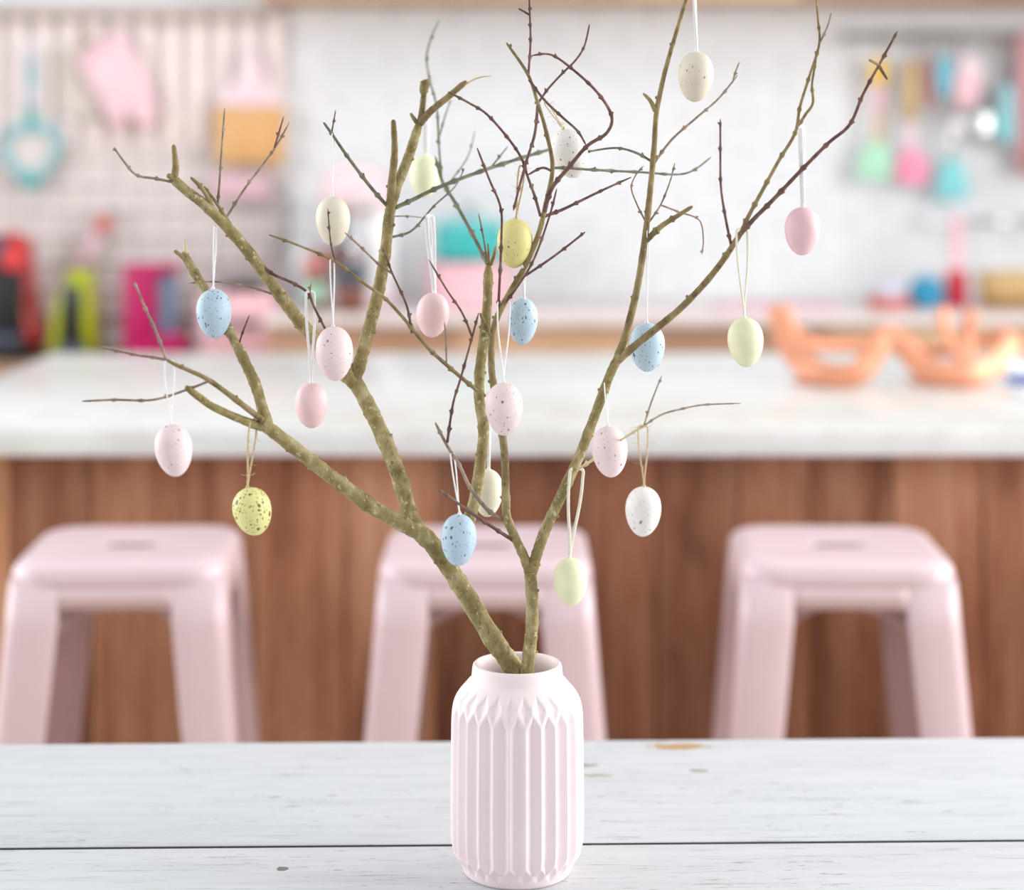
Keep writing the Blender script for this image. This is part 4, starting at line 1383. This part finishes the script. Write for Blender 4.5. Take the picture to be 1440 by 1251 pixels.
tag(box('cutting_slab', P(1000, 440, DB).x, P(1170, 440, DB).x, 5.86, 6.1, WT, WT + 0.014, 'mauve', None, 0.004), 'thin mauve slab lying on the worktop left of the dish', 'slab')

# ---------------------------------------------------------------- rails and utensils on the brick wall
DR = 6.26
rl = thing('utensil_rail', 'grey metal utensil rail on the white bricks, upper right', 'rail', tuple(P(1330, 52, DR)))
v, f = tube_vf([P(1184, 52, DR), P(1500, 50, DR)], [0.012] * 2, 10)
obj('rod', v, f, 'grey_metal', rl)
for x_ in (1200, 1320, 1470):
    a = P(x_, 52, DR)
    v, f = tube_vf([a, (a.x, WALL, a.z)], [0.009] * 2, 8)
    obj('bracket', v, f, 'grey_metal', rl)
r2 = thing('towel_rail', 'thin chrome rail low on the bricks above the basket', 'rail', tuple(P(1370, 310, DR)))
v, f = tube_vf([P(1298, 311, DR), P(1500, 311, DR)], [0.010] * 2, 10)
obj('rod', v, f, 'chrome', r2)
for x_ in (1310, 1430):
    a = P(x_, 311, DR)
    v, f = tube_vf([a, (a.x, WALL, a.z)], [0.008] * 2, 8)
    obj('bracket', v, f, 'chrome', r2)
v, f = lathe_vf([(0.006, -0.02), (0.018, -0.01), (0.018, 0.01), (0.006, 0.02)], 14, tuple(P(1433, 303, DR - 0.02)))
obj('end_cap', v, f, 'chrome', r2)


def hook(t, x_, y_):
    a, b = P(x_, y_, DR), P(x_, 52, DR)
    v, f = tube_vf([a, (a.x, DR - 0.012, (a.z + b.z) / 2), (b.x, DR - 0.016, b.z), (b.x, DR, b.z + 0.015), (b.x, DR + 0.014, b.z)], [0.0035] * 5, 6)
    obj('hook', v, f, 'grey_metal', t)


def spatula(name, label, x_, segs, blade, bmat, cat='spatula', xo=0):
    """segs: (y0, y1, half width m, material) down the handle; blade: outline"""
    t = thing(name, label, cat, tuple(P(x_, segs[0][0], DR)), 'utensils on the wall rail')
    hook(t, x_, segs[0][0] + 2)
    for y0, y1, r, m in segs:
        v, f = tube_vf([P(x_, y0, DR), P(x_, (y0 + y1) / 2, DR), P(x_ + xo, y1, DR)], [r * 0.85, r, r * 0.9], 10)
        obj('handle', v, f, m, t)
    if blade:
        pad('blade', blade, DR, 0.022, bmat, t, smooth=False, edge=0.12)
    return t


spatula('spatula', 'mint green spatula with yellow and pink handle on the rail', 1236, [(84, 118, 0.030, 'yellow'), (118, 160, 0.018, 'pink_enamel'), (160, 204, 0.014, 'straw')],
        [(1222, 200), (1246, 198), (1254, 220), (1254, 252), (1204, 254), (1206, 228)], 'mint', xo=-2)
spatula('spoon_spatula', 'hot pink spoon spatula with tan wooden handle on the rail', 1281, [(84, 170, 0.026, 'straw'), (170, 212, 0.018, 'pale_pink')],
        [(1272, 206), (1286, 206), (1304, 228), (1308, 246), (1300, 260), (1262, 256), (1258, 240)], 'hot_pink')
spatula('turner', 'turquoise slotted turner with steel neck on the rail', 1338, [(120, 165, 0.010, 'steel'), (165, 230, 0.009, 'chrome')],
        [(1328, 224), (1350, 224), (1360, 252), (1362, 280), (1316, 280), (1318, 250)], 'teal_light')
t = thing('measuring_spoon', 'sky blue short measuring spoon on the rail', 'spoon', tuple(P(1328, 80, DR)), 'utensils on the wall rail')
hook(t, 1328, 82)
pad('handle', [(1318, 82), (1336, 80), (1338, 108), (1334, 134), (1322, 138), (1316, 112)], DR - 0.03, 0.03, 'sky_blue', t)
t = thing('brush', 'dusty red narrow brush handle on the rail beside the blue spoon', 'brush', tuple(P(1308, 84, DR)), 'utensils on the wall rail')
hook(t, 1309, 86)
pad('handle', [(1302, 84), (1315, 82), (1316, 120), (1312, 146), (1304, 148), (1301, 118)], DR, 0.025, 'dusty_red', t)
t = thing('pot_holder', 'pale pink pot holder hanging between the blue tools', 'pot holder', tuple(P(1362, 80, DR)), 'utensils on the wall rail')
hook(t, 1364, 80)
pad('pad', [(1350, 84), (1372, 80), (1378, 104), (1374, 140), (1358, 152), (1342, 148), (1340, 120)], DR - 0.045, 0.03, 'pink_enamel', t)
pad('hem', [(1350, 82), (1372, 78), (1380, 104), (1366, 112), (1352, 106)], DR - 0.055, 0.03, 'pale_pink', t)
v, f = lathe_vf([(0.004, -0.028), (0.022, -0.02), (0.030, 0.0), (0.022, 0.02), (0.004, 0.028)], 18, tuple(P(1347, 177, DR - 0.09)))
t = thing('tea_ball', 'shiny white tea ball hanging below the pink pot holder', 'tea ball', tuple(P(1347, 190, DR - 0.09)), 'utensils on the wall rail')
obj('ball', v, f, 'ceramic_white', t)
v, f = tube_vf([P(1347, 165, DR - 0.09), P(1347, 110, DR - 0.085), P(1347, 50, DR - 0.06), P(1347, 47, DR)], [0.003] * 4, 6)
obj('chain', v, f, 'steel', t)
t = thing('ladle', 'grey steel ladle head hanging right of the tea ball', 'ladle', tuple(P(1378, 195, DR)), 'utensils on the wall rail')
pad('bowl', [(1362, 158), (1392, 156), (1396, 180), (1386, 196), (1366, 196), (1358, 180)], DR, 0.05, 'steel', t)
v, f = tube_vf([P(1378, 160, DR), P(1388, 110, DR), P(1392, 54, DR - 0.01)], [0.005] * 3, 6)
obj('handle', v, f, 'steel', t)
t = thing('scoop', 'light blue scoop with teal edge at the right end of the rail', 'scoop', tuple(P(1415, 202, DR)), 'utensils on the wall rail')
hook(t, 1415, 122)
pad('body', [(1408, 122), (1423, 120), (1425, 150), (1427, 186), (1421, 204), (1408, 200), (1402, 180), (1406, 150)], DR, 0.04, 'aqua', t)
pad('edge', [(1402, 160), (1410, 158), (1413, 190), (1408, 200), (1400, 184)], DR - 0.015, 0.03, 'teal_light', t)
t = thing('kitchen_towel', 'rose towel hanging from the rail at the right picture edge', 'towel', tuple(P(1452, 240, DR)), 'utensils on the wall rail')
nx = 14
V, Fc = [], []
for j, py in enumerate((46, 60, 120, 180, 246)):
    for i in range(nx + 1):
        a = P(1430 + 50 * i / nx, py, DR)
        V.append((a.x, DR - 0.016 + 0.010 * math.sin(i * 1.4 + j * 0.2) * (0.3 + j * 0.2), a.z))
for j in range(4):
    for i in range(nx):
        Fc.append([j * (nx + 1) + i, j * (nx + 1) + i + 1, (j + 1) * (nx + 1) + i + 1, (j + 1) * (nx + 1) + i])
o = obj('cloth', V, Fc, 'towel_rose', t)
so = o.modifiers.new('thickness', 'SOLIDIFY')
so.thickness = 0.006
v, f = tube_vf([P(1430, 244, DR - 0.016), P(1480, 244, DR - 0.016)], [0.006] * 2, 6)
obj('hem', v, f, 'towel_rose', t)
